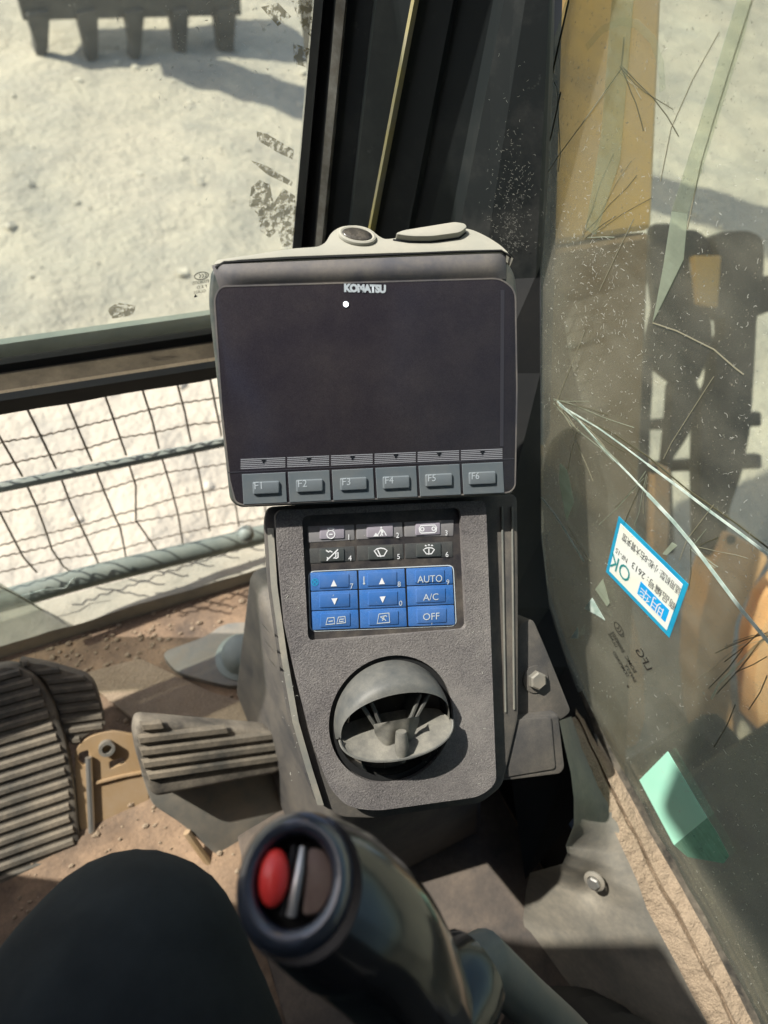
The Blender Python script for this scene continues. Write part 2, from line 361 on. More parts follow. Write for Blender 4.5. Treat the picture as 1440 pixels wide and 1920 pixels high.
# loose clods and stones on the ground
bm = B()
for i in range(520):
    x = rnd.uniform(-1.5, 6); y = rnd.uniform(.9, 9.5); s = rnd.choice((.010, .014, .02, .025, .035)) * rnd.uniform(.6, 1.3)
    b2 = bmesh.ops.create_icosphere(bm, subdivisions=1, radius=s, matrix=Matrix.Translation((x, y, GZ + hgt(x, y) + s * .15)) @ Matrix.Rotation(rnd.uniform(0, 6), 4, 'Z') @ Matrix.Diagonal((1, rnd.uniform(.5, 1), rnd.uniform(.35, .7), 1)))
    for v in b2['verts']: v.co += Vector((rnd.uniform(-1, 1), rnd.uniform(-1, 1), rnd.uniform(-1, 1))) * s * .22
obj('rubble', bm, 'rock', kind='stuff', label='loose pale clods and small stones strewn over the dry ground')
# a low bank of dumped soil beyond the bucket
bm = B()
grid(bm, lambda s, t: Vector((-6 + s * 16, 8.6 + t * 5, GZ - .05 + (.9 * math.sin(math.pi * t) ** 1.3) * (.75 + .5 * noise.noise(Vector((s * 7, t * 2, 3)))) + .12 * noise.fractal(Vector((s * 22, t * 7, 5)), 1, 2, 4))), 150, 50)
obj('soil_bank', bm, 'soil', kind='structure', smooth=True)

# ---- cab floor
bm = B(); box(bm, (-.62, -.9, FZ - .04), (XR, .665, FZ)); obj('cab_floor', bm, 'floor', kind='structure')
# raised pale ledge along the front of the floor: its edges follow the photographed ones
bm = B()
def ledge(s, t):
    u = -700 + s * 1250; vt = 1148 - .262 * u; vb = 1212 - .300 * u
    p = at_z(u, vt * (1 - t) + vb * t, FZ + .035); p.z += .006 * noise.noise(p * 20)
    return p
grid(bm, ledge, 60, 6)
def lface(s, t):
    u = -700 + s * 1250; vb = 1212 - .300 * u; p = at_z(u, vb, FZ + .035); p.z -= .035 * t; p.z += .006 * noise.noise(p * 20) * (1 - t); p.y -= .004 * t; return p
grid(bm, lface, 60, 2)
obj('floor_ledge', bm, 'ledge', kind='structure', smooth=True)
# dark rubber mat beneath the console and by the right wall
bm = B(); plate(bm, Fr((0, 0, FZ), (1, 0, 0), (0, 1, 0)), [(-.02, -.85), (.47, -.85), (.47, .34), (.20, .40), (.06, .30), (.03, .1)], .0005, .006, .002)
obj('floor_mat', bm, 'floor2', kind='structure')

# ---- right front pillar: strips between measured edges, each strip with its own depth
PA = Vector((.319, .70, 0)); PBb = Vector((XR, .463, 0)); pd = (PBb - PA).normalized(); pn = Vector((-pd.y, pd.x, 0))
if pn.dot(-PA) < 0: pn = -pn
def at_pl(u, v, off):
    r = ray(u, v); o = PA + pn * off; return r * (pn.dot(o) / pn.dot(r))
# (u at v=0, u at v=450, depth towards the eye)
prof = [(588, 549, -.045), (589, 550, 0), (606, 566, .004), (610, 570, -.006), (626, 588, -.006), (630, 592, .006), (648, 604, .006), (652, 610, -.004), (700, 650, -.006), (706, 655, .010), (771, 686, .014),
        (777, 690, .016), (786, 700, .004), (850, 762, .004), (858, 772, -.003), (925, 838, -.004), (945, 858, .010), (985, 915, .018), (1030, 1008, .018), (1036, 1016, .010), (1040, 1030, -.05)]
def edgeline(k):
    a, b, o = prof[k]; p = at_pl(a, 0, o); q = at_pl(b, 450, o); d = (q - p)
    return p - d * 1.6, q + d * (1.1 if k < 17 else 1.4)
pil = thing('windscreen_pillar', 'dark grooved cab pillar rising behind the screen between both windows', 'pillar', (.42, .6, FZ))
def strips(k0, k1, m, name, parent, lab=None):
    bm = B()
    for k in range(k0, k1):
        p0, q0 = edgeline(k); p1, q1 = edgeline(k + 1)
        grid(bm, lambda s, t: (p0 * (1 - t) + q0 * t) * (1 - s) + (p1 * (1 - t) + q1 * t) * s, 1, 8)
    return obj(name, bm, m, parent, label=lab)
strips(0, 5, 'rubber', 'rubber_seal', pil)
strips(5, 7, 'strip', 'metal_strip', pil, 'worn grey strip beside the rubber seal')
strips(7, 10, 'pillar', 'channel', pil)
strips(10, 12, 'yellow', 'yellow_edge', pil, 'thin edge with yellow paint showing through')
strips(12, 16, 'pillar', 'channel', pil)
strips(16, 20, 'pillar_dusty', 'inner_cover', pil)
bm = B()   # solid core behind the strips
c0, c1 = edgeline(0); d0, d1 = edgeline(20)
v = [bm.verts.new(p) for p in (c0, d0, d1, c1)]; w2 = [bm.verts.new(p - pn * .03) for p in (c0, d0, d1, c1)]
for f in ((0, 1, 2, 3),): bm.faces.new([w2[i] for i in f]); bm.faces.new([v[i] for i in f][::-1])
for i in range(4): j = (i + 1) % 4; bm.faces.new((v[i], v[j], w2[j], w2[i]))
obj('pillar_core', bm, 'rubber', pil)
frPil = Fr(PA + pn * .0185, pd, Vector((0, 0, 1)))
if frPil.n.dot(pn) < 0: frPil = Fr(PA + pn * .0185, -pd, Vector((0, 0, 1)))
DEFER = frPil
# black corner trim running down beside the glass from the pillar
bm = B()
top = [at_x(1012, 500, XR - .006), at_x(1013, 700, XR - .004), at_x(1015, 1010, XR - .004), at_x(1030, 1140, XR - .004), at_x(1065, 1250, XR - .004), at_x(1100, 1340, XR - .008), at_x(1140, 1450, XR - .012)]
inn = [ray(925, 480) * .72, ray(925, 700) * .75, ray(940, 1000) * .78, ray(950, 1140) * .82, ray(955, 1250) * .86, ray(950, 1400) * .90, ray(985, 1650) * .96]
for a, b, c, d in zip(top, inn, top[1:], inn[1:]): bm.faces.new([bm.verts.new(p) for p in (a, b, d, c)])
r_ = bmesh.ops.extrude_face_region(bm, geom=list(bm.faces)); bmesh.ops.translate(bm, verts=[x for x in r_['geom'] if isinstance(x, bmesh.types.BMVert)], vec=Vector((.02, .03, 0)))
obj('corner_trim', bm, 'rubber', cat='trim panel', label='black corner trim dropping from the pillar beside the cracked side glass', origin=(.45, .4, FZ))

# ---- roof, rear wall, seat behind the camera (they shade the cab)
bm = bevall(box(B(), (-.50, -1.0, .80), (.54, .60, .86)), .015); obj('cab_roof', bm, 'headliner', kind='structure')
bm = box(B(), (-.50, -.99, FZ), (.54, -.93, .80)); obj('cab_rear_wall', bm, 'headliner', kind='structure')
st = thing('operator_seat', 'black cloth operator seat under the driver behind the right joystick', 'seat', (-.16, -.45, FZ))
obj('cushion', bevall(box(B(), (-.42, -.62, -.88), (.10, -.12, -.76)), .03, 3), 'seat', st, True)
obj('backrest', bevall(box(B(), (-.42, -.78, -.80), (.10, -.66, -.10)), .03, 3), 'seat', st, True)
obj('pedestal', box(B(), (-.32, -.60, FZ), (.0, -.2, -.88)), 'rubber', st)

bm = bevall(box(B(), (-.64, -.99, FZ), (-.60, .515, .80)), .008); obj('left_shade_panel', bm, 'headliner', kind='structure')  # solid panel added out of view to shade the joystick and knee

# ================================================================== FRONT WINDOW
fw = thing('front_window', 'large dusty front windscreen above the brown cross rail', 'window', (-.1, YF, -.58))
def fwb(u): return 684 - .1475 * u               # photographed bottom edge of the glass
P = [at_y(-900, fwb(-900), YF), at_y(560, fwb(560), YF), at_y(548, 465, YF), at_y(590, 0, YF)]
d = P[3] - P[2]; P.append(P[3] + d * .9); P.append(Vector((P[0].x, YF, P[4].z)))
frY = Fr((0, YF, 0), (1, 0, 0), (0, 0, 1))
bm = B(); plate(bm, frY, [(p.x, p.z) for p in P], -.005, 0); obj('pane', bm, 'glass_front', fw)
# etched certification mark, mirrored as seen from inside
def ell(c, rx, ry, n=20, d=(1, 0)):
    d = Vector(d).normalized(); e = Vector((-d.y, d.x)); return [tuple(Vector(c) + d * rx * math.cos(2 * math.pi * i / n) + e * ry * math.sin(2 * math.pi * i / n)) for i in range(n)]
def arc(c, r, a0, a1, n=8, sx=1.): return [(c[0] + r * sx * math.cos(R(a0 + (a1 - a0) * i / n)), c[1] + r * math.sin(R(a0 + (a1 - a0) * i / n))) for i in range(n + 1)]
em = thing('etched_mark', 'small mirrored etched certification mark on the front glass left of the screen', 'glass mark', frY.px(376, 530))
bm = B(); c = frY.loc(377, 516); d1 = Vector(frY.loc(390, 514)) - Vector(frY.loc(364, 518))
stroke(bm, frY, ell(c, .0088, .0052), .0009, .0012, closed=True)
for k in (-1, 0, 1): stroke(bm, frY, arc((c[0] + k * .0036, c[1]), .0026, -80, 80), .0008, .0012)
obj('oval_logo', bm, 'etch', em)
for s_, (u, v), z_ in (('E008505', (376, 528), .0062), ('F E D', (378, 537), .0058), ('GLASS', (374, 546), .0058)): text(s_, frY, frY.loc(u, v), z_, .001, 'etch', em, d=d1, mirror=True)
bm = B(); a, b = frY.loc(366, 553); vs = [bm.verts.new(frY.pt(a + x * .0025, b + y * .0025, .0013)) for x, y in ((-1, -1), (1, -1), (0, 1))]; bm.faces.new(vs); obj('arrow_mark', bm, 'etch', em)
# olive residue patches of a torn sticker on the inside of the glass
rs = thing('sticker_residue', 'ragged olive patches of torn sticker left on the front glass', 'residue', frY.px(520, 400))
for k, poly in enumerate(([(470, 350), (486, 336), (505, 345), (512, 380), (530, 352), (552, 366), (556, 410), (545, 462), (528, 462), (520, 430), (505, 445), (488, 432), (482, 400), (466, 385)], [(480, 245), (500, 250), (550, 280), (548, 298), (520, 285), (482, 262)], [(470, 300), (500, 310), (548, 340), (545, 348), (500, 326)],
             [(545, 0), (585, 0), (583, 70), (565, 50)], [(548, 80), (580, 90), (572, 125), (550, 118)], [(200, 578), (220, 566), (255, 572), (248, 590), (210, 596)], [(488, 12), (520, 4), (545, 30), (520, 48)])):
    q = [frY.loc(*p) for p in poly]; bm = B(); bm.faces.new([bm.verts.new(frY.pt(a, b, .0015)) for a, b in q]); obj('patch', bm, 'residue', rs)
# white scratches on the front glass
def scratches(fr, region, n, seed, hl, wmax=.0009, lmax=.010):
    r = random.Random(seed); bm = B()
    for i in range(n):
        u, v = region(r); c = Vector(fr.loc(u, v)); a = r.uniform(0, 6.28); L = r.uniform(.0015, lmax) * r.random() ** .7; pts = [c]; k = r.uniform(-2, 2)
        for j in range(4): a += k * .35; pts.append(pts[-1] + Vector((math.cos(a), math.sin(a))) * L / 4)
        stroke(bm, fr, pts, r.uniform(.00012, wmax), hl, .0001)
    return bm
bm = scratches(frY, lambda r: (r.gauss(440, 100), abs(r.gauss(90, 110))), 170, 3, .0012, .0006, .005)
obj('scratches', bm, 'scratch', fw, kind='stuff')

bm = scratches(DEFER, lambda r: (r.gauss(960, 22), 470 - abs(r.gauss(0, 110))), 420, 9, .0012, .0002, .004)
obj('dust_scratches', bm, 'scratch', pil, kind='stuff')
# ---- cross rail under the windscreen: stacked profiles along x
rail = thing('cross_rail', 'dusty brown cross rail between front glass and wire mesh', 'rail', (-.1, YF, -.66))
def band(va, vb, ya, yb, m, name, th=.02, sag=0):
    # va, vb: photographed v at u=0 (and slope) of the upper and lower edge
    bm = B(); X0, X1 = -.62, .33
    def zat(v0, k, y, x):                        # height at which the photographed edge line crosses plane y at x
        lo, hi = -2000., 1500.
        for _ in range(40):
            u = (lo + hi) / 2; p = at_y(u, v0 + k * u, y)
            if p.x < x: lo = u
            else: hi = u
        return p.z
    N = 24
    for i in range(N):
        xa, xb = X0 + (X1 - X0) * i / N, X0 + (X1 - X0) * (i + 1) / N
        q = []
        for x in (xa, xb):
            za, zb = zat(*va, ya, x), zat(*vb, yb, x); w = sag * noise.noise(Vector((x * 30, 1, 2)))
            q.append((Vector((x, ya, za)), Vector((x, yb, zb + w)), Vector((x, yb + th, zb + w)), Vector((x, ya + th, za))))
        for a in range(4):
            b = (a + 1) % 4; bm.faces.new([bm.verts.new(p) for p in (q[0][a], q[0][b], q[1][b], q[1][a])])
    return obj(name, bm, m, rail)
band((646, -.1425), (684, -.1475), YF + .012, YF + .012, 'seal', 'lower_seal', .01)
band((684, -.1475), (702, -.150), YF - .008, YF - .010, 'rubber', 'dark_lip', .012)
band((702, -.150), (736, -.157), YF - .012, YF - .042, 'railbrown', 'rail_face', .004)
band((736, -.157), (752, -.158), YF - .043, YF - .062, 'dirt', 'dusty_shelf', .003, .002)
band((752, -.158), (778, -.167), YF - .064, YF - .050, 'rubber', 'lower_lip', .012, .004)

# ================================================================== WIRE MESH GUARD
YM = .76; K = 520 / 1440
mg = thing('wire_mesh_guard', 'bent wire mesh guard with a grey bar across the lower front opening', 'mesh guard', (-.1, YM, -1.1))
Vw = [[(-60, 500), (0, 610), (115, 810)], [(-210, 460), (-110, 640), (-10, 850)], [(-200, 700), (-90, 860), (0, 1000), (120, 1230), (190, 1310)], [(140, 860), (195, 980), (250, 1130), (268, 1190), (330, 1280), (400, 1330)],
      [(130, 440), (150, 480), (215, 610), (290, 770)], [(320, 830), (365, 950), (420, 1070), (505, 1250), (520, 1290)], [(340, 410), (360, 455), (415, 590), (475, 730)], [(500, 785), (545, 900), (600, 1030), (625, 1080), (650, 1210), (655, 1250)],
      [(535, 365), (550, 405), (605, 560), (655, 700)], [(670, 750), (705, 860), (705, 1040), (800, 1175), (815, 1200)], [(730, 330), (745, 380), (790, 520), (825, 665)], [(840, 715), (885, 860), (925, 1010), (945, 1135), (950, 1170)],
      [(915, 300), (925, 350), (960, 480), (990, 630)], [(1005, 680), (1035, 800), (1060, 930), (1090, 1095)], [(1090, 300), (1110, 400), (1150, 600)], [(1170, 640), (1200, 800), (1240, 1070)], [(1280, 300), (1330, 600), (1380, 1000)]]
Hw = [[(-300, 700), (30, 630), (220, 600), (430, 550), (600, 510), (770, 465), (950, 430), (1120, 405), (1400, 350)], [(-300, 820), (0, 755), (260, 700), (450, 665), (630, 610), (800, 585), (970, 545), (1130, 530), (1400, 480)],
      [(-300, 1070), (0, 1000), (180, 965), (355, 925), (530, 885), (690, 835), (870, 790), (1150, 750), (1400, 700)], [(-300, 1240), (0, 1170), (240, 1110), (430, 1065), (590, 1015), (710, 985), (900, 925), (1170, 870), (1400, 820)],
      [(-300, 1300), (0, 1230), (260, 1175), (440, 1120), (620, 1065), (720, 1045), (930, 1010), (1190, 960), (1400, 930)], [(-300, 1390), (0, 1310), (300, 1240), (500, 1215), (640, 1185), (800, 1140), (1090, 1075), (1330, 1035), (1450, 1010)]]
def wirep(pl, y, wav):
    out = []
    P = [Vector(p) for p in pl]
    for a, b in zip(P, P[1:]):
        n = max(2, int((b - a).length / 14))
        for i in range(n): out.append(a + (b - a) * i / n)
    out.append(P[-1]); s = 0; res = []
    for i, p in enumerate(out):
        if i: s += (p - out[i - 1]).length
        res.append(at_y(p.x * K, 600 + p.y * K + wav * math.sin(s * .13) * 1.1, y + .0018 * math.cos(s * .065)))
    return res
for w_ in Vw: obj('wire', tube(B(), wirep(w_, YM, .35), .0018, 6), 'wire', mg, True)
for w_ in Hw: obj('wire', tube(B(), wirep(w_, YM + .002, 1.), .0016, 6), 'wire', mg, True)
pts = [at_y(u, 914 - .2015 * u, YM - .012) for u in range(-260, 520, 60)]
obj('cross_bar', tube(B(), pts, .0075, 8, squash=1.15), 'bar', mg, True)
pts = [at_y(u, 1128 - .262 * u - 3 * math.sin(u * .01), YM - .02) for u in range(-300, 540, 40)]
obj('lower_tube', tube(B(), pts, .021, 12), 'seal', mg, True)
bm = B(); lathe(bm, at_y(462, 1003, YM - .05), (0, -1, .3), [(0, .012), (.010, .010), (.016, .004), (.018, -.01)], 16); obj('mount_bolt', bm, 'bar', mg, True)
pts = [at_y(385, 1112, .72), at_y(410, 1125, .70), at_y(430, 1150, .68), at_y(443, 1140, .67), at_y(440, 1125, .68)]
obj('latch_hook', bm := tube(B(), pts, .008, 8), 'wire', cat='hook', label='small dark hook at the floor edge below the mesh', smooth=True, origin=pts[0])
# crack in the lower glass in front of the mesh
lg = thing('lower_front_glass', 'broken lower front glass with a white crack at the left edge', 'window', (-.2, .69, -1.1))
frL = Fr((0, .69, 0), (1, 0, 0), (0, 0, 1))
q = [frL.loc(*p) for p in ((-500, 880), (-20, 795), (-20, 1085), (38, 1118), (118, 1168), (-500, 1330))]
obj('pane', plate(B(), frL, q, -.004, 0), 'glass_front', lg)
bm = stroke(B(), frL, [frL.loc(*p) for p in ((-10, 1095), (38, 1118), (118, 1168))], .0022, .0005, .0006); obj('crack', bm, 'crackdark', lg)
bm = stroke(B(), frL, [frL.loc(*p) for p in ((38, 1118), (80, 1106), (122, 1102), (140, 1082))], .0026, .0005, .0006); obj('crack', bm, 'crack', lg)

# ================================================================== FLOOR FURNITURE
# round pivot cap on its plate
pc = thing('pivot_cap', 'round grey cap on a dusty floor plate beside the console', 'cap', at_z(452, 1240, FZ))
frF = Fr((0, 0, FZ + .012), (1, 0, 0), (0, 1, 0))
q = rnd_poly([frF.loc(*p) for p in ((300, 1225), (385, 1195), (420, 1170), (505, 1165), (535, 1200), (530, 1262), (440, 1290), (395, 1280), (330, 1262))], .02)
obj('base_plate', plate(B(), frF, q, -.012, .004, .002), 'metal', pc, True)
c = at_z(452, 1232, FZ + .016)
obj('cap', lathe(B(), c, (0, 0, 1), [(.046, 0), (.046, .003), (.036, .006), (.034, .022), (.030, .034), (.018, .042), (0, .044)], 28), 'bar', pc, True)
q = rnd_poly([frF.loc(*p) for p in ((150, 1262), (262, 1232), (395, 1296), (540, 1335), (560, 1372), (420, 1362), (255, 1352), (190, 1300))], .008)
obj('floor_plate', plate(B(), frF, q, -.011, -.004, .001), 'dirt', cat='plate', label='low tan floor plate between the round cap and the pedals', origin=at_z(350, 1300, FZ))
bm = B()
for i in range(900):
    x = rnd.gauss(-.12, .2); y = min(.64, max(-.1, rnd.choice((rnd.gauss(.60, .04), rnd.gauss(.3, .12))))); s = rnd.choice((.0012, .002, .003, .005)) * rnd.uniform(.6, 1.3)
    b2 = bmesh.ops.create_icosphere(bm, subdivisions=1, radius=s, matrix=Matrix.Translation((x, y, FZ + s * .3)) @ Matrix.Diagonal((1, rnd.uniform(.5, 1), rnd.uniform(.4, .8), 1)))
obj('floor_grit', bm, 'dirt', kind='stuff', label='loose grit scattered over the dusty cab floor')
# ribbed pedals
def ribbed(frp, outl, a0, k, n, sp, thick, m1, m2, parent, rw=.35, clipn=60, name='rib'):
    """ribs crossing an outline: lines b = a0 + k*a + i*sp clipped to the outline"""
    for i in range(n):
        b0 = a0 + i * sp; A = min(p[0] for p in outl); C = max(p[0] for p in outl); runs = []; cur = []
        for j in range(clipn + 1):
            a = A + (C - A) * j / clipn; b = b0 + k * a; ins = False; N = len(outl)
            for t in range(N):
                x1, y1 = outl[t]; x2, y2 = outl[(t + 1) % N]
                if (y1 > b) != (y2 > b) and a < (x2 - x1) * (b - y1) / (y2 - y1) + x1: ins = not ins
            if ins: cur.append((a, b))
            elif cur: runs.append(cur); cur = []
        if cur: runs.append(cur)
        for rr in runs:
            if len(rr) < 4: continue
            (a1, b1), (a2, b2) = rr[1], rr[-2]; hw = sp * rw
            o = [(a1, b1 - hw), (a2, b2 - hw), (a2, b2 + hw), (a1, b1 + hw)]
            oi = [(a1 + .001, b1 - hw * .5), (a2 - .001, b2 - hw * .5), (a2 - .001, b2 + hw * .5), (a1 + .001, b1 + hw * .5)]
            bm = B(); t_ = [bm.verts.new(frp.pt(x, y, thick)) for x, y in oi]; s_ = [bm.verts.new(frp.pt(x, y, 0)) for x, y in o]
            bm.faces.new(t_)
            for q_ in range(4): bm.faces.new((t_[q_], t_[(q_ + 1) % 4], s_[(q_ + 1) % 4], s_[q_]))
            obj(name, bm, m2, parent)
def loc2(fr, p, q): a = Vector(fr.loc(*p)); b = Vector(fr.loc(*q)); return (b.y - a.y) / (b.x - a.x)
lp = thing('travel_pedal', 'large ribbed rubber travel pedal at the left edge', 'pedal', at_z(60, 1450, FZ))
frP = tilt((60, 1430), .95, 0, 50)
o1 = rnd_poly(pxp(frP, [(-260, 1330), (-60, 1262), (20, 1248), (62, 1262), (98, 1310), (125, 1390), (140, 1480), (152, 1600), (60, 1690), (-260, 1800)]), .02, 5)
obj('pad', plate(B(), frP, o1, -.035, 0, .006), 'pedal', lp, True)
k1 = loc2(frP, (10, 1400), (110, 1370)); b0 = frP.loc(0, 1760)[1]
ribbed(frP, o1, b0, k1, 27, .0185, .0035, 'pedal', 'pedalrib', lp)
lp2 = thing('side_foot_rest', 'short ribbed foot rest lobe joining the big left pedal', 'pedal', at_z(150, 1330, FZ))
frQ = tilt((150, 1320), .985, 0, 50)
o2 = rnd_poly(pxp(frQ, [(30, 1238), (90, 1248), (165, 1270), (180, 1288), (192, 1330), (200, 1362), (160, 1378), (140, 1402), (118, 1380), (105, 1320), (85, 1275)]), .01, 4)
obj('pad', plate(B(), frQ, o2, -.03, 0, .005), 'pedal', lp2, True)
ribbed(frQ, o2, frQ.loc(130, 1400)[1], loc2(frQ, (100, 1300), (180, 1290)), 9, .0165, .0035, 'pedal', 'pedalrib', lp2)
sp_ = thing('small_pedal', 'small ribbed rubber pedal on a grey plate left of the console', 'pedal', at_z(400, 1440, FZ))
frS = tilt((400, 1420), .93, -4, 45)
o3 = rnd_poly(pxp(frS, [(258, 1352), (512, 1372), (530, 1392), (534, 1440), (520, 1452), (292, 1496), (276, 1480), (258, 1420), (252, 1380)]), .012, 4)
obj('pad', plate(B(), frS, o3, -.035, 0, .007, 3), 'pedal', sp_, True)
ribbed(frS, o3, frS.loc(300, 1492)[1], loc2(frS, (270, 1440), (520, 1405)), 7, .0195, .0065, 'pedal', 'pedalrib', sp_, .40)
frS2 = Fr(frS.o - frS.n * .05, frS.w, frS.u)
o4 = rnd_poly(pxp(frS2, [(262, 1440), (300, 1380), (540, 1372), (556, 1420), (552, 1520), (470, 1640), (400, 1600), (340, 1545), (285, 1510)]), .015, 4)
obj('base_plate', plate(B(), frS2, o4, -.012, 0, .003), 'metal', sp_, True)
pts = [frS2.px(*p) for p in ((350, 1560), (400, 1630), (440, 1665), (450, 1700))]
obj('plate_edge', tube(B(), pts, .006, 8), 'tan', sp_, True)
tb = thing('pedal_bracket', 'tan painted bracket with holes between the two pedals', 'bracket', at_z(190, 1480, FZ))
frT = tilt((190, 1460), 1.0, 0, 50)
o5 = rnd_poly(pxp(frT, [(140, 1405), (165, 1382), (205, 1370), (262, 1380), (275, 1450), (285, 1560), (180, 1570), (150, 1560), (142, 1470)]), .012, 4)
hole = rnd_poly(pxp(frT, [(205, 1428), (232, 1420), (236, 1430), (212, 1440), (206, 1442)]), .003, 2)
hole2 = rnd_poly(pxp(frT, [(148, 1412), (166, 1406), (168, 1425), (158, 1436), (146, 1428)]), .003, 2)
obj('bracket_plate', plate(B(), frT, o5, -.008, 0, .001, 1, holes=[hole, hole2]), 'tan', tb)
obj('pin', tube(B(), [frT.px(166, 1420, .004), frT.px(172, 1560, .004)], .005, 8), 'steel', tb, True)
obj('flange', tube(B(), [frT.px(u, v, .002) for u, v in ((180, 1468), (230, 1455), (268, 1448))], .003, 6), 'tan', tb, True)
obj('bushing', lathe(B(), frT.px(200, 1400, .0), frT.n, [(.012, 0), (.012, .012), (.007, .012), (.007, 0)], 16), 'metal', tb, True)

# ================================================================== CONSOLE
C = tilt((740, 1200), .602, 15, 52)
con = thing('control_console', 'dusty grey plastic control console tower with keypad and round vent', 'console', (.22, .2, FZ))
face = [(516, 967), (524, 1070), (534, 1173), (558, 1281), (588, 1400), (618, 1478), (650, 1513), (704, 1521), (899, 1494), (931, 1470), (929, 1425), (920, 1180), (911, 938), (700, 948), (525, 957)]
kp = pxp(C, [(566, 967), (864, 952), (875, 1180), (578, 1203)])
vc = Vector(C.loc(736, 1349)); VR = (Vector(C.loc(852, 1345)) - Vector(C.loc(620, 1350))).length / 2
vhole = [(vc.x + VR * math.cos(2 * math.pi * i / 56), vc.y + VR * math.sin(2 * math.pi * i / 56)) for i in range(56)]
fo = rnd_poly(pxp(C, face), [.01, 0, 0, 0, 0, .01, .02, .02, .02, .012, 0, 0, .008, 0, .01], 5)
bm = plate(B(), C, fo, -.016, 0, .0042, 3, holes=[rnd_poly(kp, .007, 5), vhole], back=False); obj('front_panel', bm, 'console', con)
body = [(494, 975), (496, 1010), (502, 1100), (520, 1227), (541, 1353), (567, 1443), (590, 1505), (640, 1535), (705, 1537), (905, 1508), (944, 1476), (974, 1345), (974, 1100), (972, 925), (700, 935), (500, 950)]
bo = rnd_poly(pxp(C, body, -.016), .008, 3)
cx_ = sum(p[0] for p in bo) / len(bo); cy_ = sum(p[1] for p in bo) / len(bo)
bm = plate(B(), C, bo, -.11, -.016, .004, 2, skew=[(cx_ + (a - cx_) * .93, cy_ + (b - cy_) * .93) for a, b in bo]); obj('housing', bm, 'console_dark', con, True)
# pale flange down the left side, and the ribs on the right
def sidefl(s, t):
    v = 990 + s * 520; pts = [(990, 497), (1100, 504), (1227, 522), (1353, 544), (1443, 570), (1512, 592)]
    for (v0, u0), (v1, u1) in zip(pts, pts[1:]):
        if v <= v1 or v1 == 1512: u = u0 + (u1 - u0) * (v - v0) / (v1 - v0); break
    return C.px(u + 4 + t * 12, v, -.0155 + .007 * t)
bm = grid(B(), sidefl, 30, 1); bmesh.ops.solidify(bm, geom=list(bm.faces), thickness=.002); obj('side_flange', bm, 'console_side', con, True)
for a, b in (((941, 950), (948, 1335)), ((960, 950), (964, 1330))):
    obj('side_groove', tube(B(), [C.px(*a, -.015), C.px(*b, -.015)], .0012, 6), 'console_side', con)
# stand under the console down to the floor
bm = B(); v = [bm.verts.new(p) for p in ((.12, .035, FZ + .006), (.41, .02, FZ + .006), (.43, .42, FZ + .006), (.12, .42, FZ + .006), (.15, .14, -.74), (.34, .12, -.74), (.38, .42, -.74), (.15, .42, -.74))]
for f in ((0, 1, 2, 3), (4, 7, 6, 5), (0, 4, 5, 1), (1, 5, 6, 2), (2, 6, 7, 3), (3, 7, 4, 0)): bm.faces.new([v[i] for i in f])
bevall(bm, .015, 3); obj('stand', bm, 'console_dark', con, True)
# torn rubber flaps sticking out on the left edge
for (u, v, s) in ((494, 1178, 1.), (500, 1210, 1.1), (508, 1245, .9)):
    p = C.px(u + 14, v + 12, -.02); q = C.px(u - 8, v - 14, -.012); r2 = C.px(u + 4, v - 2, -.004)
    bm = B(); vs = [bm.verts.new(x) for x in (p, q, r2)]; bm.faces.new(vs); bmesh.ops.solidify(bm, geom=list(bm.faces), thickness=.0012); obj('torn_flap', bm, 'console_side', con)

# ---- keypad
def k3(x, y, h=0): return C.loc(560 + x / 4.235, 950 + y / 4.235, h)       # crop coordinates of the keypad
HK = -.006
kd = Vector(k3(1240, 475)) - Vector(k3(90, 522))
bm = plate(B(), C, rnd_poly(kp, .007, 5), -.014, HK); obj('keypad_film', bm, 'keypanel', con)
def keyp(q, m, h, th, bev=.0006, r=.0012, name='key', par=None):
    o = rnd_poly([k3(*p) for p in q], r, 3); return obj(name, plate(B(), C, o, h, h + th, bev, 2), m, par or con, True)
ROW1 = [((80, 158), (450, 145), (455, 268), (80, 290)), ((468, 144), (835, 126), (842, 245), (470, 265)), ((852, 125), (1250, 105), (1245, 236), (855, 243))]
ROW2 = [((85, 338), (455, 318), (462, 437), (92, 458)), ((472, 316), (842, 300), (848, 420), (478, 436)), ((857, 298), (1240, 280), (1243, 405), (862, 418))]
def cap(cx, cy, w, h): return [(cx - w, cy - h + .04 * w), (cx + w, cy - h - .04 * w), (cx + w, cy + h - .04 * w), (cx - w, cy + h + .04 * w)]
keys = {}
for i, q in enumerate(ROW1): keys[(0, i)] = keyp(q, 'key1', HK, .0006)
for i, q in enumerate(ROW2): keys[(1, i)] = keyp(q, 'key2', HK, .0006)
keyp(cap(272, 208, 98, 50), 'key1b', HK + .0006, .0012, name='key_cap', par=keys[(0, 0)]); keyp(cap(655, 192, 105, 52), 'key1b', HK + .0006, .0012, name='key_cap', par=keys[(0, 1)]); keyp(cap(1038, 178, 98, 48), 'key1b', HK + .0006, .0012, name='key_cap', par=keys[(0, 2)])
keyp(cap(272, 388, 98, 50), 'key2b', HK + .0006, .0012, name='key_cap', par=keys[(1, 0)]); keyp(cap(660, 370, 98, 52), 'key2b', HK + .0006, .0012, name='key_cap', par=keys[(1, 1)]); keyp(cap(1045, 350, 98, 52), 'key2b', HK + .0006, .0012, name='key_cap', par=keys[(1, 2)])
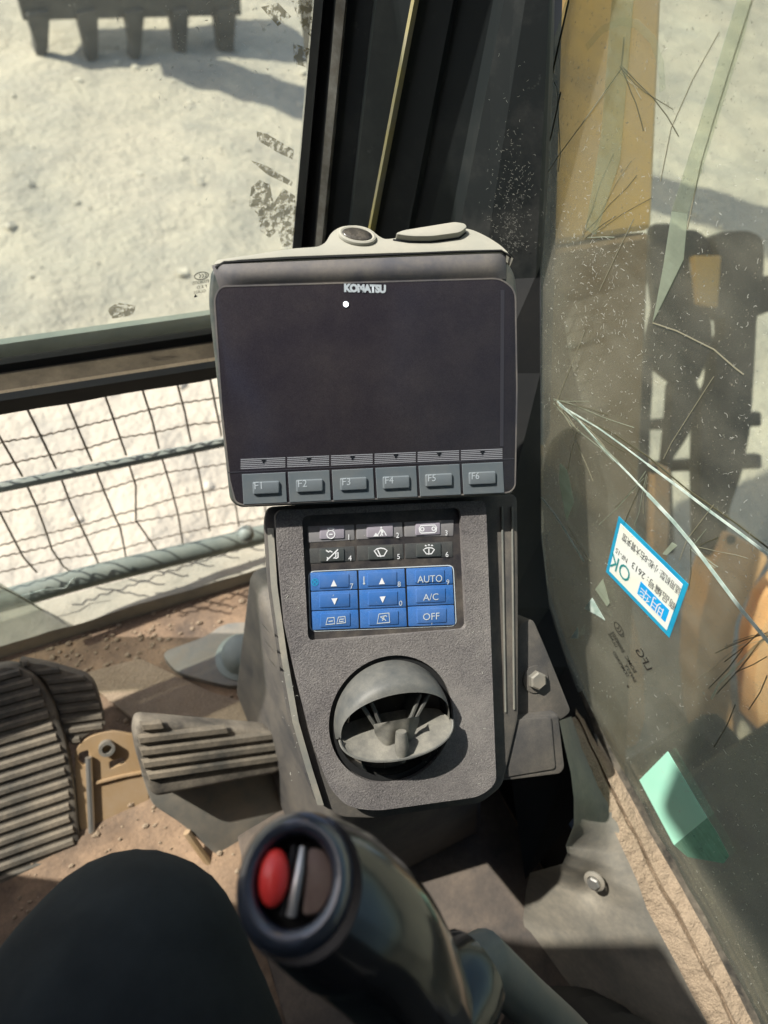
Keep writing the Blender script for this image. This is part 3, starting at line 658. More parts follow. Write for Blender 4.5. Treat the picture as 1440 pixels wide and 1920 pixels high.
# blue block
bb = [(92, 524), (1238, 474), (1262, 952), (104, 996)]
obj('blue_border', plate(B(), C, rnd_poly([k3(*p) for p in ((82, 518), (1248, 466), (1272, 958), (96, 1004))], .006, 5), HK, HK + .0004), 'paleink', con)
obj('blue_backing', plate(B(), C, rnd_poly([k3(*p) for p in bb], .0055, 5), HK + .0004, HK + .0008), 'keygap', con)
def lerpx(q, s, t): a = Vector(q[0]).lerp(Vector(q[1]), s); b = Vector(q[3]).lerp(Vector(q[2]), s); r = a.lerp(b, t); return (r.x, r.y)
cols = [(0.006, .331), (.343, .663), (.676, .995)]
cells = [(0, .012, .325), (0, .338, .655), (0, .668, .985), (1, .012, .325), (1, .338, .655), (1, .668, .985), (2, .012, .30), (2, .315, .640), (2, .655, .985)]
bkeys = []
for ci, t0, t1 in cells:
    s0, s1 = cols[ci]; q = [lerpx(bb, s0, t0), lerpx(bb, s1, t0), lerpx(bb, s1, t1), lerpx(bb, s0, t1)]
    kk = keyp(q, 'blue', HK + .0008, .0005, .0004, .0012 if (ci in (0, 2) and (t0 < .1 or t1 > .9)) else .0006); bkeys.append(kk)
    m_ = Vector(lerpx(q, .5, .5)); w_ = (Vector(q[1]) - Vector(q[0])).length * .32; h_ = (Vector(q[3]) - Vector(q[0])).length * .36
    keyp(cap(m_.x, m_.y, w_, h_), 'bluecap', HK + .0013, .0009, .0006, .001, name='key_cap', par=kk)
HI = HK + .0024
def T(s, x, y, size, m='white', h=HI, sx=1., par=None, bold=0., name='lettering'): return text(s, C, k3(x, y), size, h, m, par or con, d=kd, sx=sx, bold=bold, name=name)
T('AUTO', 1053, 580, .0096, 'paleink', sx=.95, par=bkeys[6]); T('A/C', 1060, 725, .0092, 'paleink', sx=1.05, par=bkeys[7]); T('OFF', 1062, 880, .0094, 'paleink', sx=1.05, par=bkeys[8])
for i, (x, y) in enumerate(((405, 245), (795, 232), (1185, 212), (415, 415), (803, 402), (1190, 385), (428, 638), (808, 622), (1197, 605), (820, 775))):
    T('1234567890'[i], x, y, .0070, 'paleink' if i > 5 else 'white', HK + .0016, par=list(keys.values())[i] if i < 6 else bkeys[(0, 3, 6, 4)[i - 6]])
kx = kd.normalized(); ky = Vector((-kx.y, kx.x)); U = (Vector(k3(200, 500)) - Vector(k3(100, 504.4))).length / 100
def I(cx, cy, strokes, wd=.0009, m='white', h=HK + .0019, fills=(), name='symbol', par=None):      # icon strokes in crop units, y down
    o = Vector(k3(cx, cy)); bm = B(); q = lambda p: tuple(o + kx * p[0] * U - ky * p[1] * U)
    for s in strokes:
        cl = len(s) > 2 and s[0] == s[-1]; pp = [q(p) for p in (s[:-1] if cl else s)]; stroke(bm, C, pp, wd, h, .0002, closed=cl)
    for f in fills: bm.faces.new([bm.verts.new(C.pt(*q(p), h + .0003)) for p in f])
    return obj(name, bm, m, par or con)
def cir(cx, cy, r, n=14, sx=1.): l = [(cx + r * sx * math.cos(2 * math.pi * i / n), cy + r * math.sin(2 * math.pi * i / n)) for i in range(n)]; return l + [l[0]]
I(262, 215, [cir(0, 8, 32), [(-18, -18), (-18, -30), (-28, -36), (-24, -42), (24, -42), (28, -36), (18, -30), (18, -18)], [(-14, 8), (14, 8)]], fills=[[(-12, 2), (14, 2), (14, 14), (-12, 14)]], par=keys[(0, 0)])
I(668, 200, [[(-6, -16), (-24, 14), (-40, 34)], [(0, 10), (10, 34)], [(0, 10), (-10, 36)], [(6, -16), (24, 4), (40, 34)]], 0.0010, fills=[cir(-4, -32, 9)[:-1], [(-10, -22), (10, -20), (14, 12), (-6, 14)], [(-72, 38), (-50, 8), (-22, 38)]], par=keys[(0, 1)])
I(1038, 180, [[(-62, -30), (62, -32), (76, -10), (70, 22), (56, 30), (-56, 32), (-72, 22), (-76, -8), (-62, -30)], cir(-50, 0, 15), cir(50, -2, 15)], .0011, par=keys[(0, 2)])
I(272, 388, [[(-44, 42), (48, -44)], [(-48, -38), (-26, -26), (-18, -34), (2, -24)], [(10, 24), (30, 14), (30, -14), (48, -20), (48, 20), (34, 26), (10, 24)]], .0011, fills=[[(-50, -40), (-28, -34), (-30, -20)], [(-44, 12), (-24, 22), (-40, 40)]], par=keys[(1, 0)])
fan = [(-54, -18), (-30, -34), (0, -39), (30, -34), (54, -18), (26, 26), (-24, 26), (-54, -18)]
I(660, 370, [fan, [(-26, -26), (2, 34)]], .0011, par=keys[(1, 1)])
I(1045, 358, [[(p[0] * .9, p[1] * .8) for p in fan], [(0, -24), (0, 28)], [(-34, -44), (-28, -52), (-20, -44)], [(-8, -50), (0, -56), (8, -50)], [(20, -44), (28, -52), (34, -44)]], .0010, par=keys[(1, 2)])
for (x, y, i) in ((284, 612, 0), (668, 595, 3)): I(x, y, [], fills=[[(-25, 25), (25, 25), (0, -28)]], h=HI, par=bkeys[i])
for (x, y, i) in ((290, 755, 1), (674, 740, 4)): I(x, y, [], fills=[[(-25, -22), (25, -24), (0, 30)]], h=HI, par=bkeys[i])
I(300, 910, [[(-80, 28), (-66, -24), (-14, -26), (-8, 26), (-80, 28)], [(8, 26), (22, -26), (76, -28), (80, 22), (8, 26)], [(-58, 4), (-24, 2)], [(66, -8), (34, -8), (28, 12), (64, 10)]], .0009, 'paleink', HI, par=bkeys[2])
I(680, 893, [[(-52, 38), (-36, -38), (48, -42), (54, 36), (-52, 38)], cir(-4, -8, 8), [(-26, -12), (24, -22), (30, -10)], [(-10, 18), (6, 4), (22, 20)]], .0009, 'paleink', HI, par=bkeys[5])
I(590, 895, [[(4, -38), (-8, 0), (4, 38)]], .0008, 'paleink', HK + .0014, par=bkeys[5])
I(527, 598, [[(0, -40), (0, 14)]], .0009, 'paleink', HK + .0014, fills=[cir(0, 18, 9)[:-1]], par=bkeys[3])
I(135, 605, [cir(0, 0, 26), [(-18, -18), (18, 18)], [(-18, 18), (18, -18)]], .0007, 'stblue', HK + .0014, par=bkeys[0])

bm = scratches(C, lambda r: (r.choice((r.uniform(530, 560), r.uniform(885, 915), r.uniform(600, 900))), r.uniform(1215, 1490) if r.random() < .8 else r.uniform(960, 1200)), 70, 21, .0003, .0004, .004)
obj('scuffs', bm, 'scratch', con, kind='stuff')
# ---- round air vent
vt = thing('air_vent', 'round swivelling air vent with open hood low on the console', 'air vent', C.pt(vc.x, vc.y, -.02))
def vp(a, b, h): return C.pt(vc.x + a * VR, vc.y + b * VR, h * VR)
def ringprof(r0, r1, h0, h1):
    return lathe(B(), C.pt(vc.x, vc.y, 0), C.n, [(VR * r0, h0), (VR * r0, h1), (VR * r1, h1), (VR * r1, h0)], 56)
obj('outer_ring', ringprof(.992, .90, -.03, -.004), 'rubber', vt, True)
obj('bowl', lathe(B(), C.pt(vc.x, vc.y, 0), C.n, [(VR * .90, -.006), (VR * .86, -.02), (VR * .6, -.045), (0, -.05)], 48), 'ventin', vt, True)
lo_b = -.07
def hood(s, t):
    th = math.pi * (1.06 - 1.12 * s); a0 = .915 * math.cos(th); b0 = lo_b * .35 + (1.0 - .0) * .915 * math.sin(max(0, min(math.pi, th))) * (1 + .0) + (0 if 0 < th < math.pi else .0)
    b0 = .915 * math.sin(th); ae = .86 * math.cos(math.pi * (1 - s)); be = lo_b + (.56 - lo_b) * math.sin(math.pi * s) ** .8; he = .20 + .30 * math.sin(math.pi * s)
    a0 = .915 * math.cos(th); k = t; bul = .20 * math.sin(math.pi * t ** .8) * math.sin(math.pi * s)
    return vp(a0 * (1 - k) + ae * k, b0 * (1 - k) + be * k, -.05 * (1 - k) + he * k + bul)
bm = grid(B(), hood, 44, 14); bmesh.ops.solidify(bm, geom=list(bm.faces), thickness=.0025); obj('hood', bm, 'vent', vt, True)
def lipedge(s): return (.89 * math.cos(math.pi * (1 + s)), lo_b + (-.37) * math.sin(math.pi * s) ** .85, .24 + .22 * math.sin(math.pi * s))
def lip(s, t):
    a1, b1, h1 = lipedge(s); a2, b2, h2 = .84 * math.cos(math.pi * (1 + s)), lo_b + .14 * math.sin(math.pi * s) + .02, -.10
    k = t; return vp(a1 * (1 - k) + a2 * k, b1 * (1 - k) + b2 * k, h1 * (1 - k) + h2 * k - .06 * math.sin(math.pi * k) * math.sin(math.pi * s))
bm = grid(B(), lip, 44, 10); bmesh.ops.solidify(bm, geom=list(bm.faces), thickness=.002); obj('lower_lip', bm, 'ventlip', vt, True)
def under(s, t):
    a1, b1, h1 = lipedge(s); th = math.pi * (1 + s); a2, b2, h2 = .84 * math.cos(th), -.80 * max(.22, math.sin(math.pi * s)) , -.12
    return vp(a1 * (1 - t) + a2 * t, b1 * (1 - t) * .99 + b2 * t, (h1 - .05) * (1 - t) + h2 * t - .10 * math.sin(math.pi * t))
obj('under_shell', grid(B(), under, 40, 6), 'ventin', vt, True)
obj('lip_rim', tube(B(), [vp(*lipedge(i / 40)) for i in range(41)], .0013, 6), 'vent', vt, True)
for a, b in ((-.42, -.10), (-.30, -.08), (.30, .08), (.42, .10)):
    p0 = (a * 1.30, .44, .30); p1 = (b * 1.8, -.22, .10)
    bm = B(); q = [vp(p0[0], p0[1], p0[2]), vp(p1[0], p1[1], p1[2]), vp(p1[0], p1[1], -.35), vp(p0[0], p0[1], -.35)]
    bm.faces.new([bm.verts.new(x) for x in q]); bmesh.ops.solidify(bm, geom=list(bm.faces), thickness=.0014); fn_ = obj('fin', bm, 'vent', vt); obj('fin_edge', tube(B(), [q[0], q[1]], .0021, 6), 'vent', fn_, True)
for a in (-.55, -.2, .2, .55):
    bm = B(); bm.faces.new([bm.verts.new(x) for x in (vp(a, -.60, .15), vp(a * .8, -.80, -.10), vp(a * .8, -.75, -.35), vp(a, -.5, -.2))]); bmesh.ops.solidify(bm, geom=list(bm.faces), thickness=.0012); obj('lower_fin', bm, 'vent', vt)
def scoop(s, t):
    ang = math.pi * (-.02 + 1.04 * s); rr = .36 * (1 - .45 * t); hb = lo_b + .12 - .42 * (1 - t) * math.sin(ang) * .95
    return vp(rr * math.cos(ang) * 1.0, hb + .12 * t, .22 + .26 * t + .03 * math.cos(6 * ang) * (1 - t))
obj('thumb_grip', grid(B(), scoop, 24, 8), 'ventlip', vt, True)
obj('thumb_grip_ridge', tube(B(), [vp(0, -.02, .46), vp(0, -.25, .44), vp(0, -.5, .36)], [.005, .0065, .004], 10), 'ventlip', vt, True)

# ---- bracket and cover box to the right of the console
D = Fr(C.pt(0, 0, -.035), C.w, C.u)
br = thing('side_bracket', 'dark bracket plate with a hex bolt right of the console', 'bracket', D.px(1000, 1270))
o = rnd_poly(pxp(D, [(972, 1170), (1000, 1160), (1030, 1230), (1072, 1335), (1050, 1352), (934, 1356), (950, 1300)]), .006, 3)
obj('plate', plate(B(), D, o, -.03, 0, .002), 'console_dark', br, True)
c = D.px(1003, 1273)
obj('washer', lathe(B(), c, D.n, [(.0145, 0), (.0145, .002), (.008, .0025), (.008, .001)], 28), 'console_dark', br, True)
bo2 = lathe(B(), c, D.n, [(.0100, .0015), (.0100, .008), (.008, .0095), (0, .0095)], 6); obj('hex_bolt', bo2, 'metal', br)
cb = thing('cover_box', 'square dark cover box with inset lid under the bracket bolt', 'cover', D.px(1000, 1400))
o = rnd_poly(pxp(D, [(934, 1352), (1048, 1338), (1060, 1440), (1052, 1452), (940, 1466)], .012), .004, 3)
obj('box', plate(B(), D, o, -.05, .012, .003), 'console_dark', cb, True)
o = rnd_poly(pxp(D, [(942, 1352), (1034, 1344), (1042, 1442), (946, 1458)], .014), .004, 3)
obj('lid', plate(B(), D, o, .012, .0145, .0015), 'console_dark', cb, True)

# ================================================================== MONITOR
Mn = tilt((690, 720), .552, 15, 42)
mo = thing('monitor', 'dark machine monitor with six function keys on top of the console', 'monitor', Mn.pt(0, -.1, -.04))
def m3(x, y, h=0): return Mn.loc(360 + x / 2.1176, 400 + y / 2.1176, h)
fo = rnd_poly([m3(*p) for p in ((62, 330), (75, 212), (130, 196), (700, 172), (1245, 154), (1300, 230), (1308, 320), (1303, 900), (1290, 1118), (1262, 1128), (700, 1156), (190, 1178), (150, 1150))], [.01, .012, .012, 0, .02, .012, 0, 0, .012, .006, 0, .012, .012], 5)
cxm = sum(p[0] for p in fo) / len(fo); cym = sum(p[1] for p in fo) / len(fo)
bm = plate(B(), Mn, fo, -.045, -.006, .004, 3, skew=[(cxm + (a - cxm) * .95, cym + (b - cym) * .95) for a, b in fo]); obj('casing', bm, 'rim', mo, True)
# sunlit upper bezel: slanted band from casing top to the glass
glassq = [(88, 335), (112, 290), (1225, 258), (1284, 305), (1290, 700), (1283, 1085), (1262, 1108), (200, 1158), (172, 1145), (150, 1060), (120, 800)]
gl = rnd_poly([m3(*p) for p in glassq], [.008, .008, .014, .012, 0, .006, .006, .006, .006, 0, 0], 4)
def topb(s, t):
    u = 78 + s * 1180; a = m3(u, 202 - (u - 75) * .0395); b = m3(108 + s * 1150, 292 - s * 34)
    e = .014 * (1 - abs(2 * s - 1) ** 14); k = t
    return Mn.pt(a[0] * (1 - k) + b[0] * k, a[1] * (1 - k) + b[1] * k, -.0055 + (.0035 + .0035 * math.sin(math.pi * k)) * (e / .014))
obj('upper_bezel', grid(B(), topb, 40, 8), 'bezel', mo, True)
obj('glass_panel', plate(B(), Mn, gl, -.006, .0, .0012, 2), 'screen', mo, True)
gl2 = [Vector(p) for p in gl]
obj('panel_edge', stroke(B(), Mn, gl, .0013, -.0008, .0010, closed=True), 'bezel', mo)
obj('screen_border', plate(B(), Mn, [m3(*p) for p in ((1226, 305), (1240, 305), (1236, 925), (1223, 925))], .0, .0003), 'lcd', mo)
obj('screen_border', plate(B(), Mn, [m3(*p) for p in ((142, 1027), (1280, 972), (1280, 976), (142, 1031))], .0, .0003), 'lcd', mo)
md = Vector(m3(1230, 930)) - Vector(m3(190, 972))
text('KOMATSU', Mn, m3(687, 300), .0082, .0002, 'paleink', mo, d=md, bold=.00055, sx=.98, space=.93)
obj('screen_glint', lathe(B(), Mn.pt(*m3(611, 361), 0), Mn.n, [(.0022, 0), (.0018, .0006), (0, .0008)], 16), 'glint', mo, True)  # reflected glint put in as a glowing dot; no lamp sits here
obj('glint_ring', lathe(B(), Mn.pt(*m3(611, 361), 0), Mn.n, [(.0032, 0), (.0030, .0004), (.0023, .0004)], 16), 'lcd', mo, True)  # rim added around the glint dot
xs = [190, 375, 549, 722, 893, 1065, 1237]
def fy(x, top): return (972 - (x - 190) * .0402) if top else (1017 - (x - 190) * .040)
for i in range(6):
    x0, x1 = xs[i] + 3, xs[i + 1] - 5
    bm = B()
    for k in range(6):
        d = 4 + k * 7.2
        q = [m3(x, fy(x, True) + d + w) for x, w in ((x0, 0), (x1, 0), (x1, 3.4), (x0, 3.4))]
        plate(bm, Mn, q, .0, .0003)
    st_ = obj('softkey_strip', bm, 'hatch', mo)
    cx2 = (x0 + x1) / 2 + 2; cy2 = fy(cx2, True) + 16
    bm = B(); bm.faces.new([bm.verts.new(Mn.pt(*m3(cx2 + a, cy2 + b), .0006)) for a, b in ((-11, -8), (11, -8), (0, 11))]); obj('arrow', bm, 'keygap', st_)
    kx0, kx1 = xs[i] + (8 if i == 0 else 6), xs[i + 1] - 4
    def ky_(x, t): return (1036 - (x - 195) * .047) if t else (1155 - (x - 205) * .045)
    q = [m3(kx0, ky_(kx0, 1)), m3(kx1, ky_(kx1, 1)), m3(kx1 + 6, ky_(kx1, 0)), m3(kx0 + 7, ky_(kx0, 0))]
    kk = obj('function_key', plate(B(), Mn, q, .0, .0008, .0003, 1), 'fkey', mo)
    bx, by = (292, 464, 638, 807, 976, 1148)[i], (1088, 1080, 1073, 1067, 1058, 1050)[i]
    q = rnd_poly([m3(bx + a, by + b) for a, b in ((-52, -22), (54, -27), (54, 22), (-50, 27))], .0015, 3)
    obj('key_cap', plate(B(), Mn, q, .0008, .0028, .0010, 3), 'fbtn', kk, True)
    text('F%d' % (i + 1), Mn, m3(bx - 28, by - 8), .0088, .0028, 'paleink', kk, d=md)
# top cover: pale sun-bleached shell behind the bezel, seen from above
e0 = Mn.px(400, 496, -.006); e1 = Mn.px(968, 472, -.006)
Tp = Fr(e0, (e1 - e0), -Mn.n * .62 + Mn.u * .78)
def t5(x, y): return Tp.loc(540 + x / 3, 400 + y / 3)
tc_ = [(-420, 290), (-400, 262), (-150, 225), (20, 198), (170, 188), (212, 165), (245, 105), (300, 72), (390, 66), (460, 84), (510, 128), (545, 146), (620, 138), (920, 78), (1030, 88), (1120, 130), (1205, 185), (1275, 262), (1250, 226), (1195, 206), (900, 214), (600, 222), (300, 232), (0, 243), (-300, 262)]
obj('top_cover', plate(B(), Tp, rnd_poly([t5(*p) for p in tc_], .006, 3), -.018, 0, .003, 3), 'beige', mo, True)
oc = Vector(t5(388, 132)); r1 = (Vector(t5(475, 140)) - Vector(t5(303, 124))).length / 2
dd = (Vector(t5(475, 146)) - Vector(t5(303, 118))).normalized()
obj('sensor_button', plate(B(), Tp, ell(oc, r1, r1 * .50 / .85, 26, dd), -.002, .0035, .0015, 3), 'lens', mo, True)
obj('button_collar', tube(B(), [Tp.pt(a, b, .001) for a, b in ell(oc, r1 * 1.1, r1 * .66, 26, dd)], .0022, 8, closed=True), 'beige', mo, True)
ob = rnd_poly([t5(*p) for p in ((592, 146), (640, 126), (930, 78), (985, 88), (998, 108), (960, 138), (800, 160), (680, 160))], .006, 5)
obj('raised_pad', plate(B(), Tp, ob, -.001, .006, .003, 3), 'beige', mo, True)
obj('pad_groove', stroke(B(), Tp, [t5(*p) for p in ((590, 150), (680, 164), (800, 164), (962, 142), (1001, 110))], .0016, .0002, .0004), 'keygap', mo)
# gasket line between the top cover and bezel
obj('gasket', tube(B(), [Mn.px(u, v, -.004) for u, v in ((404, 502), (420, 492), (560, 484), (700, 479), (860, 472), (940, 470), (962, 484))], .0011, 6), 'rubber', mo)
# neck joining monitor and console
bm = B(); plate(bm, Mn, pxp(Mn, [(500, 860), (960, 850), (960, 938), (510, 950)], -.03), -.09, -.045); obj('neck', bm, 'console_dark', mo)

# ================================================================== RIGHT SIDE WALL, SILL, GLASS
def c2(x, y): return (880 + x * .4064, 1140 + y * .4064)
tp = thing('side_trim_panel', 'smooth grey side trim panel with a bolt below the right window sill', 'trim panel', (.46, -.1, FZ))
edge = [(415, 520), (440, 640), (468, 760), (482, 880), (482, 1000), (445, 1095), (452, 1130), (430, 1180), (280, 1222), (262, 1300), (248, 1440), (270, 1540), (285, 1640), (292, 1760), (300, 1930), (310, 2300)]
outer = [(470, 500), (520, 640), (590, 800), (640, 900), (690, 1010), (745, 1130), (790, 1240), (830, 1330), (880, 1450), (930, 1560), (980, 1670), (1030, 1770), (1090, 1890), (1130, 1980), (1170, 2080), (1300, 2400)]
N = 60
def along(L, s):
    k = s * (len(L) - 1); i = min(int(k), len(L) - 2); t = k - i; return (L[i][0] * (1 - t) + L[i + 1][0] * t, L[i][1] * (1 - t) + L[i + 1][1] * t)
DIM = c2(575, 1270)
def trimf(s, t):
    a = along(edge, s); b = along(outer, s); x = a[0] * (1 - t) + b[0] * t; y = a[1] * (1 - t) + b[1] * t; u, v = c2(x, y)
    xw = .395 + .075 * t ** .8 + (.0 if s < .1 else 0)
    r = math.hypot((u - DIM[0]) / 34, (v - DIM[1]) / 46)
    xw += .012 * math.exp(-r * r * 1.6)
    return at_x(u, v, xw + .002 * noise.noise(Vector((s * 5, t * 3, 0))))
bm = grid(B(), trimf, 90, 30); bmesh.ops.solidify(bm, geom=list(bm.faces), thickness=-.004); obj('panel', bm, 'trim', tp, True)
bp = at_x(*c2(578, 1258), .428); ax = Vector((-.85, -.25, .45))
obj('washer', lathe(B(), bp, ax, [(.0135, 0), (.0135, .002), (.009, .004)], 24), 'metal', tp, True)
obj('bolt_head', lathe(B(), bp, ax, [(.0085, .002), (.0085, .007), (.007, .009), (0, .009)], 6), 'steel', tp)
# lower wall behind the panel down to the floor
bm = B(); box(bm, (.475, -.95, FZ - .05), (XR + .02, .50, -.98)); obj('cab_side_wall', bm, 'rubber', kind='structure')
bm = box(B(), (.35, .52, FZ - .05), (.50, .60, -.50)); obj('cab_corner_wall', bm, 'rubber', kind='structure')
# sill covered with caked dust
si = thing('window_sill', 'sloping right window sill caked with cracked tan dust', 'sill', (.48, 0, -.8))
sL = [(430, 520), (480, 600), (540, 740), (605, 880), (660, 1010), (720, 1140), (775, 1260), (820, 1390), (900, 1540), (960, 1650), (1030, 1790), (1090, 1900), (1160, 2060), (1300, 2400)]
sM = [(490, 500), (540, 590), (590, 700), (655, 840), (720, 960), (780, 1070), (835, 1190), (885, 1290), (955, 1400), (1015, 1520), (1090, 1660), (1170, 1810), (1260, 1990), (1400, 2300)]
sR = [(496, 395), (550, 520), (625, 660), (705, 800), (770, 920), (840, 1050), (910, 1170), (985, 1300), (1050, 1420), (1110, 1520), (1190, 1680), (1290, 1880), (1360, 2020), (1520, 2320)]
def sillf(s, t):
    a, m_, b = along(sL, s), along(sM, s), along(sR, s)
    if t < .5: k = t * 2; x, y = a[0] * (1 - k) + m_[0] * k, a[1] * (1 - k) + m_[1] * k
    else: k = t * 2 - 1; x, y = m_[0] * (1 - k) + b[0] * k, m_[1] * (1 - k) + b[1] * k
    xw = .462 + .040 * t
    xw += .006 * math.exp(-((t - .5 - .05 * noise.noise(Vector((s * 14, 0, 0)))) / .035) ** 2) * (.4 + noise.noise(Vector((s * 9, 3, 1))) * .9 + .5)
    p = at_x(*c2(x, y), xw); nn = noise.fractal(p * 60, 1, 2, 4); return p + Vector((-.5, 0, 1)) * (.0022 * nn)
bm = grid(B(), sillf, 260, 34); bmesh.ops.solidify(bm, geom=list(bm.faces), thickness=-.01); obj('caked_dust', bm, 'dirt', si, True)
sO = [(x + 20, y - 12) for x, y in sR]
def lipf(s, t):
    a, b = along(sR, s), along([(x + 26 + 6 * math.sin(x * .05), y - 14) for x, y in sR], s); x, y = a[0] * (1 - t) + b[0] * t, a[1] * (1 - t) + b[1] * t
    return at_x(*c2(x, y), .500 + .003 * t)
bm = grid(B(), lipf, 120, 3); obj('rubber_channel', bm, 'sillpaint', si, True)
for a, b in (((480, 480), (640, 830)),):
    pass
# right glass
frX = Fr((XR, 0, 0), (0, -1, 0), (0, 0, 1))       # n points to -x (into the cab)
sw = thing('side_window', 'cracked dirty right side window beside the boom', 'window', (XR, -.1, -.8))
GP = [(1010, -1400), (1011, 300), (1014, 1000), (1022, 1110), (1075, 1290)] + [c2(x + 16, y - 8) for x, y in sR[1:]]
q = [frX.loc(*p) for p in GP[2:]]; zt = .5; yl = [frX.loc(1014, 500), frX.loc(1012, 300), frX.loc(1016, 150)]
outl = [(yl[2][0] - .02, zt), yl[2], yl[1], yl[0]] + q
outl += [(.92, q[-1][1]), (.92, zt)]
bm = plate(B(), frX, outl, -.005, 0); obj('pane', bm, 'glass_side', sw)
# cracks
def crk(pts, wpx, m, h=.0006, tp_=False):
    L = [Vector(frX.loc(*p)) for p in pts]; ww = (wpx if m != 'crackgold' else wpx * .62) / F * .62; bm = stroke(B(), frX, L, ww, h, .0006); obj('crack', bm, m, sw)
crk([(1046, 752), (1060, 765), (1120, 800), (1170, 836), (1215, 870)], 3, 'crack'); crk([(1215, 870), (1275, 914), (1335, 960), (1390, 1000), (1445, 1042)], 5, 'crack')
crk([(1050, 758), (1090, 792), (1130, 838), (1180, 888), (1215, 925)], 4, 'crack'); crk([(1215, 925), (1262, 975), (1300, 1020), (1345, 1080), (1390, 1140), (1445, 1206)], 8, 'crack', .0009)
crk([(1080, 778), (1150, 812), (1216, 856), (1290, 918), (1380, 980), (1445, 1030)], 3, 'crackdark', .0003); crk([(1066, 768), (1112, 818), (1160, 866)], 3, 'shard')
crk([(1016, 932), (1040, 962), (1058, 990), (1095, 1052)], 3, 'crack'); crk([(1066, 985), (1085, 1020), (1108, 1052)], 2, 'crackgold')
crk([(1172, 70), (1166, 130), (1130, 180), (1090, 236)], 3, 'crackgold'); crk([(1090, 236), (1050, 290), (1015, 345)], 2, 'crackgold'); crk([(1048, 322), (1052, 290), (1046, 165), (1040, 152)], 2, 'crackgold')
crk([(1068, 0), (1050, 80), (1030, 170), (1016, 222)], 4, 'crackdark'); crk([(1053, 172), (1036, 250), (1018, 310)], 3, 'crackdark')
crk([(1412, 0), (1380, 100), (1345, 210), (1318, 300), (1300, 380), (1290, 430)], 3, 'crackgold'); crk([(1350, 60), (1300, 150), (1260, 240), (1240, 340)], 2, 'crackgold')
crk([(1190, 410), (1160, 470), (1125, 545)], 2, 'crackgold'); crk([(1098, 620), (1070, 690), (1045, 752)], 2, 'crackgold'); crk([(1085, 800), (1072, 850), (1062, 900)], 2, 'crackgold')
crk([(1016, 1115), (1030, 1150), (1042, 1190), (1052, 1225)], 2.5, 'crack'); crk([(1225, 605), (1270, 620), (1340, 655), (1380, 690), (1396, 702)], 3, 'crackgold')
crk([(1340, 705), (1260, 830), (1245, 860)], 2, 'crackgold')
crk([(1445, 1185), (1400, 1230), (1350, 1280), (1335, 1310)], 4, 'shard'); crk([(1340, 945), (1290, 1010), (1275, 1050)], 2, 'crackgold')
for a, b in (((1430, 1180), (1360, 1240)), ((1425, 1205), (1345, 1300)), ((1440, 1230), (1380, 1260)), ((1440, 1265), (1405, 1330)), ((1395, 1215), (1330, 1290)), ((1380, 1320), (1340, 1400))): crk([a, ((a[0] + b[0]) / 2 + 4, (a[1] + b[1]) / 2), b], 1.6, 'crackdark')
rc = random.Random(31)
for (u0, v0, a0, n, spread, L) in ((1046, 752, 1.2, 9, 1.0, 160), (1440, 1190, 2.6, 7, .5, 110), (1100, 440, -.9, 7, .8, 150), (1215, 890, 1.9, 6, .6, 120), (1300, 1020, .4, 6, 1.2, 110), (1165, 130, 1.4, 5, .6, 140)):
    for k in range(n):
        a = a0 + rc.uniform(-spread, spread); p = [u0 + rc.uniform(-8, 8), v0 + rc.uniform(-8, 8)]; P_ = [tuple(p)]
        for j in range(rc.randint(2, 5)):
            a += rc.uniform(-.18, .18); q_ = L * rc.uniform(.1, .35); p = [min(1450, max(1018, p[0] + math.cos(a) * q_)), p[1] + math.sin(a) * q_]; P_.append(tuple(p))
        crk(P_, rc.uniform(.7, 1.3), rc.choice(('crackgold', 'crackdark', 'shard')), .0004)
# loose slivers of glass
for poly, m in (([(1262, 396), (1292, 400), (1284, 486), (1226, 604), (1246, 500)], 'shard'), ([(1292, 400), (1400, 60), (1412, 0), (1385, 0), (1330, 180), (1262, 396)], 'streak'), ([(1052, 868), (1065, 880), (1078, 940), (1064, 976), (1050, 900)], 'shard'), ([(1132, 1085), (1145, 1130), (1140, 1136), (1118, 1104)], 'shard'),
                ([(1112, 1120), (1136, 1162), (1120, 1152), (1098, 1140)], 'crack'), ([(1085, 1175), (1085, 1196), (1072, 1196)], 'crack'), ([(1262, 1016), (1272, 1022), (1252, 1040), (1244, 1038)], 'shard'), ([(1150, 0), (1190, 0), (1165, 300), (1120, 440), (1100, 430), (1130, 250)], 'streak')):
    obj('glass_sliver', plate(B(), frX, [frX.loc(*p) for p in poly], .0012, .0018), m, sw)
def reg(r):
    k = r.random()
    if k < .35: return (r.uniform(1015, 1440), r.uniform(1250, 1900))
    if k < .7: return (r.gauss(1120, 60), r.gauss(520, 160))
    return (r.uniform(1015, 1440), r.uniform(300, 1100))
bm = scratches(frX, reg, 1500, 5, .0014, .0004, .006)
obj('scratches', bm, 'scratch', sw, kind='stuff')
# smear left by the wiper: a pale arc
bm = stroke(B(), frX, [frX.loc(*p) for p in ((1100, 90), (1130, 55), (1165, 40), (1195, 45), (1225, 75), (1240, 120), (1243, 170))], .006, .0004, .0001); obj('wiper_smear', bm, 'streak', sw)
# warning sticker
sk = thing('sticker', 'blue bordered white OK sticker upside down on the side glass', 'sticker', frX.px(1213, 1082, .001))
def bil(q, s, t): a = Vector(q[0]).lerp(Vector(q[1]), s); b = Vector(q[3]).lerp(Vector(q[2]), s); return a.lerp(b, t)
SQ = [(1255, 1196), (1136, 1072), (1160, 968), (1291, 1096)]       # read from lower right to upper left: bl? order: top-left ... in reading frame
sq = [Vector(frX.loc(*p, .001)) for p in SQ]
